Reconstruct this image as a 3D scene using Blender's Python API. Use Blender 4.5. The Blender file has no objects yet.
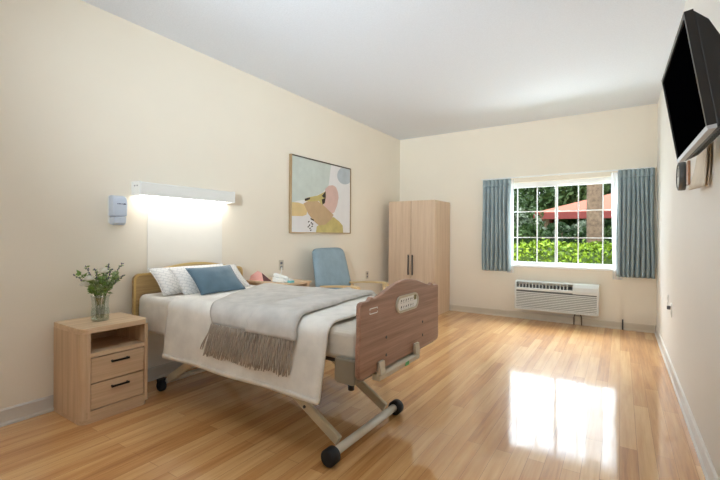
import bpy, bmesh, math, random
from mathutils import Vector, Matrix, noise
random.seed(7)
PI = math.pi
sc = bpy.context.scene
COL = sc.collection

# ------------------------------------------------------------------ materials
def lin(c):
    c = c / 255.0
    return c / 12.92 if c <= 0.04045 else ((c + 0.055) / 1.055) ** 2.4
def rgb(r, g, b): return (lin(r), lin(g), lin(b), 1.0)

def new_mat(name):
    m = bpy.data.materials.new(name); m.use_nodes = True
    nt = m.node_tree
    return m, nt, nt.nodes['Principled BSDF']

def coords(nt, scale=(1, 1, 1), rot=(0, 0, 0), kind='Object'):
    tc = nt.nodes.new('ShaderNodeTexCoord'); mp = nt.nodes.new('ShaderNodeMapping')
    mp.inputs['Scale'].default_value = scale; mp.inputs['Rotation'].default_value = rot
    nt.links.new(tc.outputs[kind], mp.inputs['Vector'])
    return mp.outputs['Vector']

def noise_tex(nt, vec, scale, detail=3, rough=0.55):
    n = nt.nodes.new('ShaderNodeTexNoise')
    n.inputs['Scale'].default_value = scale; n.inputs['Detail'].default_value = detail
    n.inputs['Roughness'].default_value = rough
    nt.links.new(vec, n.inputs['Vector'])
    return n.outputs['Fac']

def ramp(nt, fac, stops):
    r = nt.nodes.new('ShaderNodeValToRGB')
    els = r.color_ramp.elements
    while len(els) < len(stops): els.new(0.5)
    for e, (p, c) in zip(els, stops): e.position = p; e.color = c
    nt.links.new(fac, r.inputs['Fac'])
    return r.outputs['Color']

def bump(nt, bs, height, strength, dist=0.01):
    b = nt.nodes.new('ShaderNodeBump')
    b.inputs['Strength'].default_value = strength; b.inputs['Distance'].default_value = dist
    nt.links.new(height, b.inputs['Height']); nt.links.new(b.outputs['Normal'], bs.inputs['Normal'])

def plain(name, c, rough=0.5, metal=0.0, var=0.06, nscale=6.0, bstr=0.0, bscale=200.0, spec=0.5):
    m, nt, bs = new_mat(name)
    v = coords(nt)
    f = noise_tex(nt, v, nscale)
    lo = tuple(x * (1 - var) for x in c[:3]) + (1,); hi = tuple(min(1, x * (1 + var)) for x in c[:3]) + (1,)
    nt.links.new(ramp(nt, f, [(0.3, lo), (0.7, hi)]), bs.inputs['Base Color'])
    bs.inputs['Roughness'].default_value = rough; bs.inputs['Metallic'].default_value = metal
    bs.inputs['Specular IOR Level'].default_value = spec
    if bstr: bump(nt, bs, noise_tex(nt, v, bscale, 2), bstr, 0.004)
    return m

def wood(name, c1, c2, grain='z', rough=0.5, fine=26.0, spec=0.4):
    m, nt, bs = new_mat(name)
    s = {'x': (0.9, fine, fine), 'y': (fine, 0.9, fine), 'z': (fine, fine, 0.9)}[grain]
    v = coords(nt, s)
    f = noise_tex(nt, v, 1.0, 6, 0.62)
    f2 = noise_tex(nt, v, 5.0, 2, 0.5)
    mx = nt.nodes.new('ShaderNodeMath'); mx.operation = 'MULTIPLY_ADD'
    nt.links.new(f2, mx.inputs[0]); mx.inputs[1].default_value = 0.35; nt.links.new(f, mx.inputs[2])
    nt.links.new(ramp(nt, mx.outputs[0], [(0.45, c1), (0.85, c2)]), bs.inputs['Base Color'])
    bs.inputs['Roughness'].default_value = rough; bs.inputs['Specular IOR Level'].default_value = spec
    bump(nt, bs, f2, 0.06, 0.002)
    return m

def fabric(name, c, rough=0.9, scale=420.0, bstr=0.25, var=0.08, sheen=0.0):
    m, nt, bs = new_mat(name)
    v = coords(nt)
    f = noise_tex(nt, v, 9.0, 4)
    lo = tuple(x * (1 - var) for x in c[:3]) + (1,); hi = tuple(min(1, x * (1 + var)) for x in c[:3]) + (1,)
    nt.links.new(ramp(nt, f, [(0.3, lo), (0.7, hi)]), bs.inputs['Base Color'])
    bs.inputs['Roughness'].default_value = rough; bs.inputs['Specular IOR Level'].default_value = 0.2
    if sheen: bs.inputs['Sheen Weight'].default_value = sheen
    bump(nt, bs, noise_tex(nt, v, scale, 2), bstr, 0.003)
    return m

def emit(name, c, strength):
    m, nt, bs = new_mat(name)
    bs.inputs['Base Color'].default_value = c
    bs.inputs['Emission Color'].default_value = c
    bs.inputs['Emission Strength'].default_value = strength
    return m

def glass_pane(name, tint=(0.98, 0.99, 0.985, 1), gloss=0.05):
    m = bpy.data.materials.new(name); m.use_nodes = True
    nt = m.node_tree; nt.nodes.clear()
    out = nt.nodes.new('ShaderNodeOutputMaterial'); mix = nt.nodes.new('ShaderNodeMixShader')
    t = nt.nodes.new('ShaderNodeBsdfTransparent'); g = nt.nodes.new('ShaderNodeBsdfGlossy')
    t.inputs['Color'].default_value = tint; g.inputs['Roughness'].default_value = 0.02
    mix.inputs[0].default_value = gloss
    nt.links.new(t.outputs[0], mix.inputs[1]); nt.links.new(g.outputs[0], mix.inputs[2]); nt.links.new(mix.outputs[0], out.inputs[0])
    return m

M = {}
M['wall'] = plain('cream_paint', rgb(237, 228, 211), 0.75, var=0.015, nscale=1.5, bstr=0.05, bscale=160, spec=0.25)
M['wall_white'] = plain('off_white_paint', rgb(242, 239, 233), 0.7, var=0.012, nscale=1.5, bstr=0.05, bscale=160, spec=0.3)
M['ceiling'] = plain('ceiling_texture_paint', rgb(230, 235, 242), 0.9, var=0.03, nscale=90, bstr=0.5, bscale=110, spec=0.1)
M['base'] = plain('baseboard_vinyl', rgb(205, 200, 192), 0.45, var=0.05, nscale=4)
M['base_cream'] = plain('baseboard_cream', rgb(214, 203, 183), 0.5, var=0.04, nscale=4)
M['base_white'] = plain('baseboard_white', rgb(232, 229, 222), 0.45, var=0.04, nscale=4)
M['white'] = plain('white_plastic', rgb(238, 238, 234), 0.4, var=0.01)
M['white_metal'] = plain('white_enamel', rgb(232, 231, 226), 0.35, var=0.01)
M['vinyl'] = plain('window_vinyl', rgb(243, 244, 242), 0.4, var=0.01)
M['panel'] = plain('white_wall_panel', rgb(240, 236, 226), 0.6, var=0.01)
M['oak'] = wood('light_oak_upright', rgb(196, 164, 128), rgb(222, 192, 158), 'z', 0.5)
M['oak_x'] = wood('light_oak_along', rgb(196, 164, 128), rgb(222, 192, 158), 'y', 0.5)
M['oak_top'] = wood('light_oak_top', rgb(203, 172, 137), rgb(228, 200, 167), 'y', 0.45)
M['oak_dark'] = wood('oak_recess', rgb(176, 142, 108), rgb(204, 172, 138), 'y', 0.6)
M['ward'] = wood('wardrobe_oak', rgb(202, 174, 146), rgb(220, 195, 168), 'z', 0.5, 20)
M['hb'] = wood('headboard_oak', rgb(166, 134, 88), rgb(206, 176, 124), 'y', 0.4, 30)
M['hb_edge'] = wood('headboard_honey_edge', rgb(206, 172, 104), rgb(224, 194, 130), 'y', 0.4, 30)
M['fb'] = wood('footboard_walnut', rgb(132, 97, 78), rgb(178, 140, 119), 'y', 0.38, 34)
M['fb_edge'] = wood('footboard_edge', rgb(140, 98, 68), rgb(172, 126, 94), 'y', 0.35, 34)
M['arm'] = wood('chair_beech', rgb(206, 172, 122), rgb(230, 200, 152), 'x', 0.35, 30)
M['black_metal'] = plain('black_metal', rgb(38, 37, 38), 0.4, 0.6)
M['rubber'] = plain('black_rubber', rgb(24, 25, 28), 0.6)
M['taupe'] = plain('taupe_plastic', rgb(140, 130, 112), 0.5)
M['cream_plastic'] = plain('cream_plastic', rgb(205, 196, 176), 0.5)
M['leg_paint'] = plain('cream_leg_paint', rgb(226, 220, 205), 0.35)
M['leg_side'] = plain('beige_leg_paint', rgb(208, 194, 166), 0.35)
M['dark_steel'] = plain('dark_steel', rgb(86, 84, 82), 0.4, 0.5)
M['green'] = plain('green_sticker', rgb(60, 160, 90), 0.5)
M['sheet'] = fabric('white_sheet', rgb(236, 232, 224))
M['duvet'] = fabric('white_duvet_cotton', rgb(240, 237, 230), bstr=0.15)
M['mattress'] = fabric('quilted_mattress_cover', rgb(214, 208, 196), bstr=0.3, scale=150)
M['throw'] = fabric('grey_wool_throw', rgb(208, 204, 198), scale=260, bstr=0.5, var=0.12)
M['fringe'] = fabric('taupe_wool_fringe', rgb(178, 166, 152), scale=260, bstr=0.4, var=0.22)
M['blue_velvet'] = fabric('slate_blue_velvet', rgb(94, 119, 134), scale=300, bstr=0.15, var=0.1, sheen=0.4)
M['chair_blue'] = fabric('dusty_blue_upholstery', rgb(150, 170, 180), scale=350, bstr=0.2)
M['curtain'] = fabric('grey_blue_curtain', rgb(158, 173, 177), scale=300, bstr=0.2)
M['leaf_paper'] = plain('cream_paper', rgb(226, 214, 196), 0.8, var=0.04, nscale=20)
M['tv_black'] = plain('glossy_black_plastic', rgb(30, 27, 25), 0.35)
M['tv_silver'] = plain('silver_plastic', rgb(190, 191, 193), 0.35)
M['tv_grey'] = plain('dark_grey_plastic', rgb(110, 112, 116), 0.5)
M['screen'] = plain('dark_screen', rgb(3, 3, 4), 0.45, spec=0.0, var=0.0)
M['pink'] = plain('pink_card', rgb(246, 186, 178), 0.6)
M['maroon'] = plain('maroon_card', rgb(92, 48, 46), 0.6)
M['teal'] = plain('teal_plastic', rgb(120, 196, 196), 0.5)
M['soap_grey'] = plain('pale_blue_grey_plastic', rgb(196, 206, 220), 0.3)
M['ac'] = plain('ac_white_plastic', rgb(222, 226, 224), 0.45, var=0.02)
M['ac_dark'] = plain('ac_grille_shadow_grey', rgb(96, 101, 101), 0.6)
M['copper'] = plain('brown_pipe', rgb(120, 92, 66), 0.4)
M['gold'] = plain('champagne_frame', rgb(176, 152, 118), 0.35, 0.4)
M['dark_frame'] = plain('dark_bronze_frame', rgb(84, 72, 60), 0.4, 0.3)
M['pane'] = glass_pane('clear_pane', gloss=0.0)
M['vase'] = glass_pane('clear_vase_glass', (0.93, 0.96, 0.95, 1), 0.14)
M['water'] = glass_pane('vase_water', (0.9, 0.94, 0.92, 1), 0.06)
M['stem'] = plain('green_stem', rgb(96, 120, 62), 0.6)
M['leafg'] = plain('fresh_leaf', rgb(132, 164, 84), 0.55, var=0.3, nscale=30)
M['leafg2'] = plain('sage_leaf', rgb(150, 172, 118), 0.55, var=0.2, nscale=30)
M['rose'] = plain('white_petal', rgb(240, 240, 230), 0.6)
M['bud'] = plain('dusky_bud', rgb(104, 98, 122), 0.6)

M['screen'].node_tree.nodes['Principled BSDF'].inputs['IOR'].default_value = 1.1
# emission of the wall light and of the added fill lamps
M['tube'] = emit('warm_diffuser', (1.0, 0.985, 0.96, 1), 8.0)
M['ceiling_fill_diffuser'] = emit('ceiling_fill_diffuser', (0.93, 0.97, 1.0, 1), 4.2)
M['fill_uplight'] = emit('fill_bulb', (0.80, 0.905, 1.0, 1), 12.0)

# sheer
def sheer_mat():
    m = bpy.data.materials.new('sheer_voile'); m.use_nodes = True
    nt = m.node_tree; nt.nodes.clear()
    out = nt.nodes.new('ShaderNodeOutputMaterial'); mix = nt.nodes.new('ShaderNodeMixShader'); mix2 = nt.nodes.new('ShaderNodeMixShader')
    t = nt.nodes.new('ShaderNodeBsdfTransparent'); d = nt.nodes.new('ShaderNodeBsdfDiffuse'); tr = nt.nodes.new('ShaderNodeBsdfTranslucent')
    d.inputs['Color'].default_value = rgb(240, 240, 240); tr.inputs['Color'].default_value = rgb(235, 236, 238)
    mix.inputs[0].default_value = 0.72; mix2.inputs[0].default_value = 0.35
    nt.links.new(d.outputs[0], mix2.inputs[1]); nt.links.new(tr.outputs[0], mix2.inputs[2])
    nt.links.new(t.outputs[0], mix.inputs[1]); nt.links.new(mix2.outputs[0], mix.inputs[2]); nt.links.new(mix.outputs[0], out.inputs[0])
    return m
M['sheer'] = sheer_mat()

# pillowcase: white with an embossed grey geometric line pattern
def pillow_mat():
    m, nt, bs = new_mat('patterned_pillowcase')
    v = coords(nt, (1, 1, 1), (0, 0, 0))
    w1 = nt.nodes.new('ShaderNodeTexBrick')
    w1.inputs['Scale'].default_value = 1.0
    w1.inputs['Brick Width'].default_value = 0.05; w1.inputs['Row Height'].default_value = 0.026; w1.inputs['Mortar Size'].default_value = 0.003
    mp = nt.nodes.new('ShaderNodeMapping'); mp.inputs['Rotation'].default_value = (0, 0, 0.7)
    nt.links.new(v, mp.inputs['Vector']); nt.links.new(mp.outputs[0], w1.inputs['Vector'])
    w1.inputs['Color1'].default_value = rgb(238, 236, 232); w1.inputs['Color2'].default_value = rgb(236, 234, 230); w1.inputs['Mortar'].default_value = rgb(214, 213, 211)
    nt.links.new(w1.outputs['Color'], bs.inputs['Base Color'])
    bs.inputs['Roughness'].default_value = 0.9
    bump(nt, bs, noise_tex(nt, v, 300, 2), 0.2, 0.003)
    return m
M['pillow'] = pillow_mat()

def floor_mat():
    m, nt, bs = new_mat('honey_oak_planks')
    v = coords(nt, (1, 1, 1), (0, 0, PI / 2))
    br = nt.nodes.new('ShaderNodeTexBrick')
    br.offset = 0.37; br.offset_frequency = 2; br.squash = 1.0
    for k, val in (('Scale', 1.0), ('Brick Width', 1.15), ('Row Height', 0.083), ('Mortar Size', 0.0009), ('Mortar Smooth', 0.2), ('Bias', 0.0)):
        br.inputs[k].default_value = val
    br.inputs['Color1'].default_value = (0.0, 0, 0, 1); br.inputs['Color2'].default_value = (1, 1, 1, 1); br.inputs['Mortar'].default_value = (0.2, 0.2, 0.2, 1)
    nt.links.new(v, br.inputs['Vector'])
    g = coords(nt, (24, 1.3, 24))
    n1 = noise_tex(nt, g, 1.0, 6, 0.65); n2 = noise_tex(nt, coords(nt, (70, 3, 1)), 1.0, 3)
    a = nt.nodes.new('ShaderNodeMath'); a.operation = 'MULTIPLY_ADD'; a.inputs[1].default_value = 0.30
    nt.links.new(br.outputs['Color'], a.inputs[0]); 
    b = nt.nodes.new('ShaderNodeMath'); b.operation = 'MULTIPLY_ADD'; b.inputs[1].default_value = 0.75
    nt.links.new(n1, b.inputs[0])
    c = nt.nodes.new('ShaderNodeMath'); c.operation = 'MULTIPLY'; c.inputs[1].default_value = 0.22
    nt.links.new(n2, c.inputs[0]); nt.links.new(c.outputs[0], b.inputs[2]); nt.links.new(b.outputs[0], a.inputs[2])
    col = ramp(nt, a.outputs[0], [(0.30, FLOOR[0]), (0.55, FLOOR[1]), (0.85, FLOOR[2])])
    mix = nt.nodes.new('ShaderNodeMixRGB'); mix.blend_type = 'MIX'
    nt.links.new(br.outputs['Fac'], mix.inputs[0]); nt.links.new(col, mix.inputs[1]); mix.inputs[2].default_value = FLOOR[0]
    nt.links.new(mix.outputs[0], bs.inputs['Base Color'])
    bs.inputs['Roughness'].default_value = 0.4; bs.inputs['Specular IOR Level'].default_value = 0.4
    bs.inputs['Coat Weight'].default_value = 1.0; bs.inputs['Coat Roughness'].default_value = 0.07; bs.inputs['Coat IOR'].default_value = 1.85
    bp = nt.nodes.new('ShaderNodeBump'); bp.inputs['Strength'].default_value = 0.05; bp.inputs['Distance'].default_value = 0.01
    nt.links.new(noise_tex(nt, coords(nt, (9, 2.2, 1)), 1.0, 2), bp.inputs['Height']); nt.links.new(bp.outputs['Normal'], bs.inputs['Coat Normal'])
    return m
FLOOR = (rgb(164, 102, 48), rgb(212, 153, 90), rgb(238, 191, 131))
M['floor'] = floor_mat()

def foliage_mat(name, c1, c2):
    m, nt, bs = new_mat(name)
    f = noise_tex(nt, coords(nt), 2.4, 5, 0.7)
    nt.links.new(ramp(nt, f, [(0.35, c1), (0.65, c2)]), bs.inputs['Base Color'])
    bs.inputs['Roughness'].default_value = 0.6; bs.inputs['Specular IOR Level'].default_value = 0.25
    return m
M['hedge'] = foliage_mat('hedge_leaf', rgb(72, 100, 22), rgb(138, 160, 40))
M['tree_a'] = foliage_mat('dark_tree_leaf', rgb(26, 44, 24), rgb(70, 94, 52))
M['tree_b'] = foliage_mat('mid_tree_leaf', rgb(40, 62, 28), rgb(88, 112, 62))
M['tree_c'] = foliage_mat('pale_tree_leaf', rgb(76, 96, 64), rgb(146, 154, 130))
M['bark'] = plain('pine_bark', rgb(122, 100, 82), 0.9, var=0.35, nscale=14, bstr=0.6, bscale=30)
M['roof'] = plain('coral_roof', rgb(178, 92, 62), 0.7, var=0.06)
M['fascia'] = plain('brick_red_fascia', rgb(150, 62, 54), 0.6)
M['lawn'] = plain('lawn_ground', rgb(92, 108, 58), 0.9, var=0.25, nscale=8)
M['concrete'] = plain('house_exterior', rgb(196, 188, 174), 0.85)

# ------------------------------------------------------------------ mesh helpers
class MB:
    def __init__(s): s.v = []; s.f = []; s.mi = []; s.sm = []
    def add(s, vs, fs, mi=0, smooth=False):
        o = len(s.v); s.v += [tuple(v) for v in vs]
        for f in fs: s.f.append(tuple(i + o for i in f)); s.mi.append(mi); s.sm.append(smooth)
        return s
    def box(s, x0, x1, y0, y1, z0, z1, mi=0):
        vs = [(x, y, z) for x in (x0, x1) for y in (y0, y1) for z in (z0, z1)]
        return s.add(vs, [(0, 1, 3, 2), (4, 6, 7, 5), (0, 4, 5, 1), (2, 3, 7, 6), (0, 2, 6, 4), (1, 5, 7, 3)], mi)
    def prism(s, poly, axis, a, b, mi=0, smooth=False):
        """poly: list of 2D points in the two other axes (cyclic order), extruded a..b along axis"""
        def P(p, t):
            if axis == 'x': return (t, p[0], p[1])
            if axis == 'y': return (p[0], t, p[1])
            return (p[0], p[1], t)
        n = len(poly)
        vs = [P(p, a) for p in poly] + [P(p, b) for p in poly]
        o = len(s.v)
        s.add(vs, [tuple(range(n - 1, -1, -1)), tuple(range(n, 2 * n))], mi, False)
        for i in range(n):
            j = (i + 1) % n
            s.f.append((o + i, o + j, o + n + j, o + n + i)); s.mi.append(mi); s.sm.append(smooth)
        return s
    def tube(s, pts, r, n=8, mi=0, smooth=True, closed_caps=True):
        pts = [Vector(p) for p in pts]; rs = r if isinstance(r, (list, tuple)) else [r] * len(pts)
        rings = []; up = None
        for i, p in enumerate(pts):
            t = (pts[min(i + 1, len(pts) - 1)] - pts[max(i - 1, 0)]).normalized()
            if up is None:
                up = Vector((0, 0, 1)) if abs(t.z) < 0.9 else Vector((1, 0, 0))
            a = t.cross(up).normalized(); b = a.cross(t).normalized(); up = b
            rings.append([p + (a * math.cos(2 * PI * k / n) + b * math.sin(2 * PI * k / n)) * rs[i] for k in range(n)])
        vs = [v for R in rings for v in R]; fs = []
        for i in range(len(pts) - 1):
            for k in range(n):
                fs.append((i * n + k, i * n + (k + 1) % n, (i + 1) * n + (k + 1) % n, (i + 1) * n + k))
        s.add(vs, fs, mi, smooth)
        if closed_caps:
            o = len(s.v) - len(vs)
            s.f.append(tuple(o + k for k in range(n - 1, -1, -1))); s.mi.append(mi); s.sm.append(False)
            q = o + (len(pts) - 1) * n
            s.f.append(tuple(q + k for k in range(n))); s.mi.append(mi); s.sm.append(False)
        return s
    def lathe(s, prof, c=(0, 0, 0), n=24, mi=0, axis='z'):
        vs = []; fs = []
        for (r, z) in prof:
            for k in range(n):
                a = 2 * PI * k / n
                p = (r * math.cos(a), r * math.sin(a), z)
                if axis == 'y': p = (p[0], p[2], p[1])
                if axis == 'x': p = (p[2], p[0], p[1])
                vs.append((p[0] + c[0], p[1] + c[1], p[2] + c[2]))
        for i in range(len(prof) - 1):
            for k in range(n):
                fs.append((i * n + k, i * n + (k + 1) % n, (i + 1) * n + (k + 1) % n, (i + 1) * n + k))
        return s.add(vs, fs, mi, True)
    def grid(s, P, nu, nv, mi=0, smooth=True):
        vs = [P(i / nu, j / nv) for i in range(nu + 1) for j in range(nv + 1)]
        fs = [(i * (nv + 1) + j, (i + 1) * (nv + 1) + j, (i + 1) * (nv + 1) + j + 1, i * (nv + 1) + j + 1) for i in range(nu) for j in range(nv)]
        return s.add(vs, fs, mi, smooth)
    def xf(s, m): s.v = [tuple(m @ Vector(v)) for v in s.v]; return s

def build(name, mb, mat, parent=None, org=None, bevel=0.0, solid=0.0, subd=0, seg=2, fixn=True, weld=False, smooth_angle=0.0):
    """one mesh object; vertices are in world space when org is given, and are stored relative to it"""
    me = bpy.data.meshes.new(name)
    o3 = org or (0, 0, 0)
    me.from_pydata([(v[0] - o3[0], v[1] - o3[1], v[2] - o3[2]) for v in mb.v], [], mb.f)
    me.polygons.foreach_set('material_index', mb.mi); me.polygons.foreach_set('use_smooth', mb.sm)
    for mm in (mat if isinstance(mat, (list, tuple)) else [mat]): me.materials.append(mm)
    if fixn:
        bm = bmesh.new(); bm.from_mesh(me)
        if weld: bmesh.ops.remove_doubles(bm, verts=bm.verts, dist=1e-5)
        bmesh.ops.recalc_face_normals(bm, faces=bm.faces); bm.to_mesh(me); bm.free()
    if smooth_angle:
        me.polygons.foreach_set('use_smooth', [True] * len(me.polygons)); me.set_sharp_from_angle(angle=smooth_angle)
    me.update()
    o = bpy.data.objects.new(name, me); COL.objects.link(o)
    if parent is not None: o.parent = parent
    elif org: o.location = org
    if solid:
        md = o.modifiers.new('thickness', 'SOLIDIFY'); md.thickness = solid; md.offset = 0
    if bevel:
        md = o.modifiers.new('bevel', 'BEVEL'); md.width = bevel; md.segments = seg; md.limit_method = 'ANGLE'; md.angle_limit = 0.6
    if subd:
        md = o.modifiers.new('subd', 'SUBSURF'); md.levels = subd; md.render_levels = subd
    return o

def tag(o, label, cat, group=None, kind=None):
    if label: o['label'] = label
    if cat: o['category'] = cat
    if group: o['group'] = group
    if kind: o['kind'] = kind
    return o
def thing(name, label, cat, loc=(0, 0, 0), rotz=0.0, group=None):
    o = bpy.data.objects.new(name, None); COL.objects.link(o); o.empty_display_size = 0.1
    o.location = loc; o.rotation_euler = (0, 0, rotz); o['base'] = 0
    del o['base']
    return tag(o, label, cat, group)
def part(name, mb, mat, root, **k):
    """world-space vertices, parented to a (unrotated) thing"""
    return build(name, mb, mat, parent=root, org=tuple(root_world(root)), **k)
def root_world(o):
    v = Vector(o.location)
    while o.parent: o = o.parent; v += Vector(o.location)
    return v
def local(name, mb, mat, root, **k): return build(name, mb, mat, parent=root, **k)
def struct(name, mb, mat, parent=None, **k):
    o = build(name, mb, mat, parent=parent, **k)
    if parent is None: o['kind'] = 'structure'
    return o
def copy_tree(o, parent=None):
    c = o.copy(); COL.objects.link(c)
    if parent is not None: c.parent = parent
    for ch in list(o.children): copy_tree(ch, c)
    return c
def arc(cx, cy, r, a0, a1, n):
    return [(cx + r * math.cos(a0 + (a1 - a0) * i / n), cy + r * math.sin(a0 + (a1 - a0) * i / n)) for i in range(n + 1)]
def rrect(x0, x1, y0, y1, r, n=5):
    return arc(x0 + r, y0 + r, r, PI, 1.5 * PI, n) + arc(x1 - r, y0 + r, r, 1.5 * PI, 2 * PI, n) + arc(x1 - r, y1 - r, r, 0, PI / 2, n) + arc(x0 + r, y1 - r, r, PI / 2, PI, n)

# ------------------------------------------------------------------ room
XL, XR, YB, YF, H = -3.228, 0.377, 6.18, -2.2, 2.869
TH = 0.16
WX0, WX1, WZ0, WZ1 = -1.60, 0.13, 0.77, 1.995       # window opening
struct('floor', MB().box(XL - TH, XR + TH, YF - TH, YB + TH, -0.05, 0), M['floor'])
struct('ceiling', MB().box(XL - TH, XR + TH, YF - TH, YB + TH, H, H + 0.12), M['ceiling'])
struct('wall_left', MB().box(XL - TH, XL, YF - TH, YB + TH, 0, H), M['wall'])
struct('wall_right', MB().box(XR, XR + TH, YF - TH, YB + TH, 0, H), M['wall_white'])
struct('wall_front', MB().box(XL, XR, YF - TH, YF, 0, H), M['wall'])
wb = MB()
wb.box(XL, WX0, YB, YB + TH, 0, H); wb.box(WX1, XR, YB, YB + TH, 0, H)
wb.box(WX0, WX1, YB, YB + TH, 0, WZ0); wb.box(WX0, WX1, YB, YB + TH, WZ1, H)
struct('wall_back', wb, M['wall'])
# baseboards (cove profile with a small foot moulding)
def bprof(h, t): return [(0, 0), (t + 0.008, 0), (t + 0.008, 0.012), (t, 0.022), (t, h - 0.01), (t * 0.4, h), (0, h)]
struct('baseboard_left', MB().prism([(XL + a, b) for a, b in bprof(0.105, 0.012)], 'y', YF, YB), M['base'])
struct('baseboard_right', MB().prism([(XR - a, b) for a, b in bprof(0.105, 0.012)], 'y', YF, YB), M['base_white'])
struct('baseboard_back', MB().prism([(YB - a, b) for a, b in bprof(0.095, 0.010)], 'x', XL + 0.02, XR - 0.02), M['base_cream'])
# dark joint strip in the back baseboard
struct('trim_1', MB().box(0.018, 0.034, YB - 0.024, YB - 0.0185, 0.0, 0.135), M['dark_steel'])
# protective white sheet on the wall above the bed
struct('trim_2', MB().box(XL, XL + 0.006, 1.756, 2.482, 0.105, 1.50), M['panel'], bevel=0.002)

# ------------------------------------------------------------------ window
GY = YB + 0.085
win = struct('window_1', MB().box(WX0, WX1, YB + 0.055, YB + 0.125, WZ0, WZ0 + 0.035)
             .box(WX0, WX1, YB + 0.055, YB + 0.125, WZ1 - 0.05, WZ1)
             .box(WX0, WX0 + 0.04, YB + 0.055, YB + 0.125, WZ0 + 0.035, WZ1 - 0.05)
             .box(WX1 - 0.04, WX1, YB + 0.055, YB + 0.125, WZ0 + 0.035, WZ1 - 0.05), M['vinyl'])
mid = -0.775
def sash(name, x0, x1, yc, z0, z1):
    t = 0.026; d = 0.014
    f = struct(name, MB().box(x0, x0 + t, yc - d, yc + d, z0, z1).box(x1 - t, x1, yc - d, yc + d, z0, z1)
               .box(x0 + t, x1 - t, yc - d, yc + d, z0, z0 + t).box(x0 + t, x1 - t, yc - d, yc + d, z1 - t, z1), M['vinyl'], parent=win)
    w = (x1 - x0) / 3; h = (z1 - z0) / 3
    for k in (1, 2):
        struct('muntin', MB().box(x0 + k * w - 0.007, x0 + k * w + 0.007, yc - 0.006, yc + 0.006, z0 + t, z1 - t), M['vinyl'], parent=f)
        struct('muntin', MB().box(x0 + t, x1 - t, yc - 0.0055, yc + 0.0055, z0 + k * h - 0.007, z0 + k * h + 0.007), M['vinyl'], parent=f)
    struct('glass_pane', MB().box(x0 + t, x1 - t, yc + 0.008, yc + 0.011, z0 + t, z1 - t), M['pane'], parent=f)
sash('window_sash', WX0 + 0.04, mid + 0.026, GY - 0.012, WZ0 + 0.035, WZ1 - 0.05)
sash('window_sash', mid - 0.012, WX1 - 0.04, GY + 0.02, WZ0 + 0.035, WZ1 - 0.05)
struct('window_sill', MB().box(WX0, WX1, YB - 0.012, YB + 0.055, WZ0 - 0.018, WZ0 + 0.012), M['vinyl'], parent=win, bevel=0.004)

# ------------------------------------------------------------------ curtains
rail = thing('curtain_rail', 'slim white curtain rail running above the window between the curtains', 'curtain rail', (-0.72, YB - 0.06, 2.06))
part('track', MB().box(-1.79, 0.345, YB - 0.075, YB - 0.055, 2.053, 2.071), M['white_metal'], rail, bevel=0.002)
for bx in (-1.74, -0.72, 0.28):
    part('rail_bracket', MB().box(bx - 0.012, bx + 0.012, YB - 0.06, YB, 2.056, 2.074), M['white_metal'], rail)
def curtain(x0, x1, z0, z1, npleat, label, flare, name='curtain'):
    root = thing(name, label, 'curtain', ((x0 + x1) / 2, YB - 0.065, z1))
    yc = YB - 0.085
    ph = random.random() * 6
    def P(u, v, zt, zb):
        z = zb + (zt - zb) * v
        k = (zt - z) / (zt - zb)
        w = flare * k
        x = x0 - w * (1 - u) + (x1 - x0) * u + w * u * (1 if u > 0.5 else 0.6)
        ampl = 0.024 + 0.020 * min(1, (z1 - z) / 0.4)
        ang = 2 * PI * npleat * u + 0.5 * math.sin(3 * z + 9 * u + ph)
        y = yc + ampl * (math.sin(ang) + 0.28 * math.sin(2 * ang + 1.3 + 0.8 * z)) + 0.006 * math.sin(5 * z + 7 * u)
        x += 0.010 * math.cos(ang) + 0.004 * math.sin(4 * z + 5 * u)
        return (min(x, XR - 0.012), min(y, YB - 0.035), z)
    zh = z1 - 0.095
    part('curtain_cloth', MB().grid(lambda u, v: P(u, v, zh, z0), npleat * 12, 30), M['curtain'], root, solid=0.004, fixn=False)
    def Q(u, v):
        z = zh + (z1 - zh) * v
        ang = 2 * PI * npleat * u
        s = math.sin(ang); pin = 1 - 0.6 * math.exp(-((v - 0.15) / 0.25) ** 2)
        x, y, _ = P(u, 1.0, zh, z0)
        return (x, yc + (y - yc) * (pin if v > 0.02 else 1) + (0.02 * (-s if s < 0 else 0) * -1) * v * 0.6, z)
    part('pleat_header', MB().grid(Q, npleat * 12, 6), M['curtain'], root, solid=0.004, fixn=False)
    for k in range(npleat):
        hx = x0 + (x1 - x0) * (k + 0.5) / npleat
        part('curtain_hook', MB().box(hx - 0.003, hx + 0.003, YB - 0.067, YB - 0.063, z1 - 0.02, z1 + 0.012), M['white_metal'], root)
    return root
curtain(-1.775, -1.362, 0.685, 2.045, 7, 'grey blue pleated curtain on the left side of the window', 0.0)
curtain(-0.045, 0.335, 0.69, 2.055, 8, 'grey blue pleated curtain hanging right of the window in the corner', 0.008)
def sheer(x0, x1, xb0, xb1, z0, z1, label):
    def P(u, v):
        z = z0 + (z1 - z0) * v; k = 1 - v
        return (x0 + (x1 - x0) * u + (xb0 - x0) * k * (1 - u) + (xb1 - x1) * k * u, YB - 0.024 + 0.007 * math.sin(2 * PI * 3 * u + 2 * z), z)
    tag(build('sheer_curtain', MB().grid(P, 20, 20), M['sheer'], org=((x0 + x1) / 2, YB - 0.02, z1), fixn=False), label, 'sheer curtain')
sheer(-1.42, -1.325, -1.42, -1.325, 0.66, 2.04, 'narrow white sheer panel along the edge of the left curtain')
sheer(-0.112, 0.02, -0.085, 0.02, 0.645, 2.04, 'white sheer panel beside the right curtain')

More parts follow.
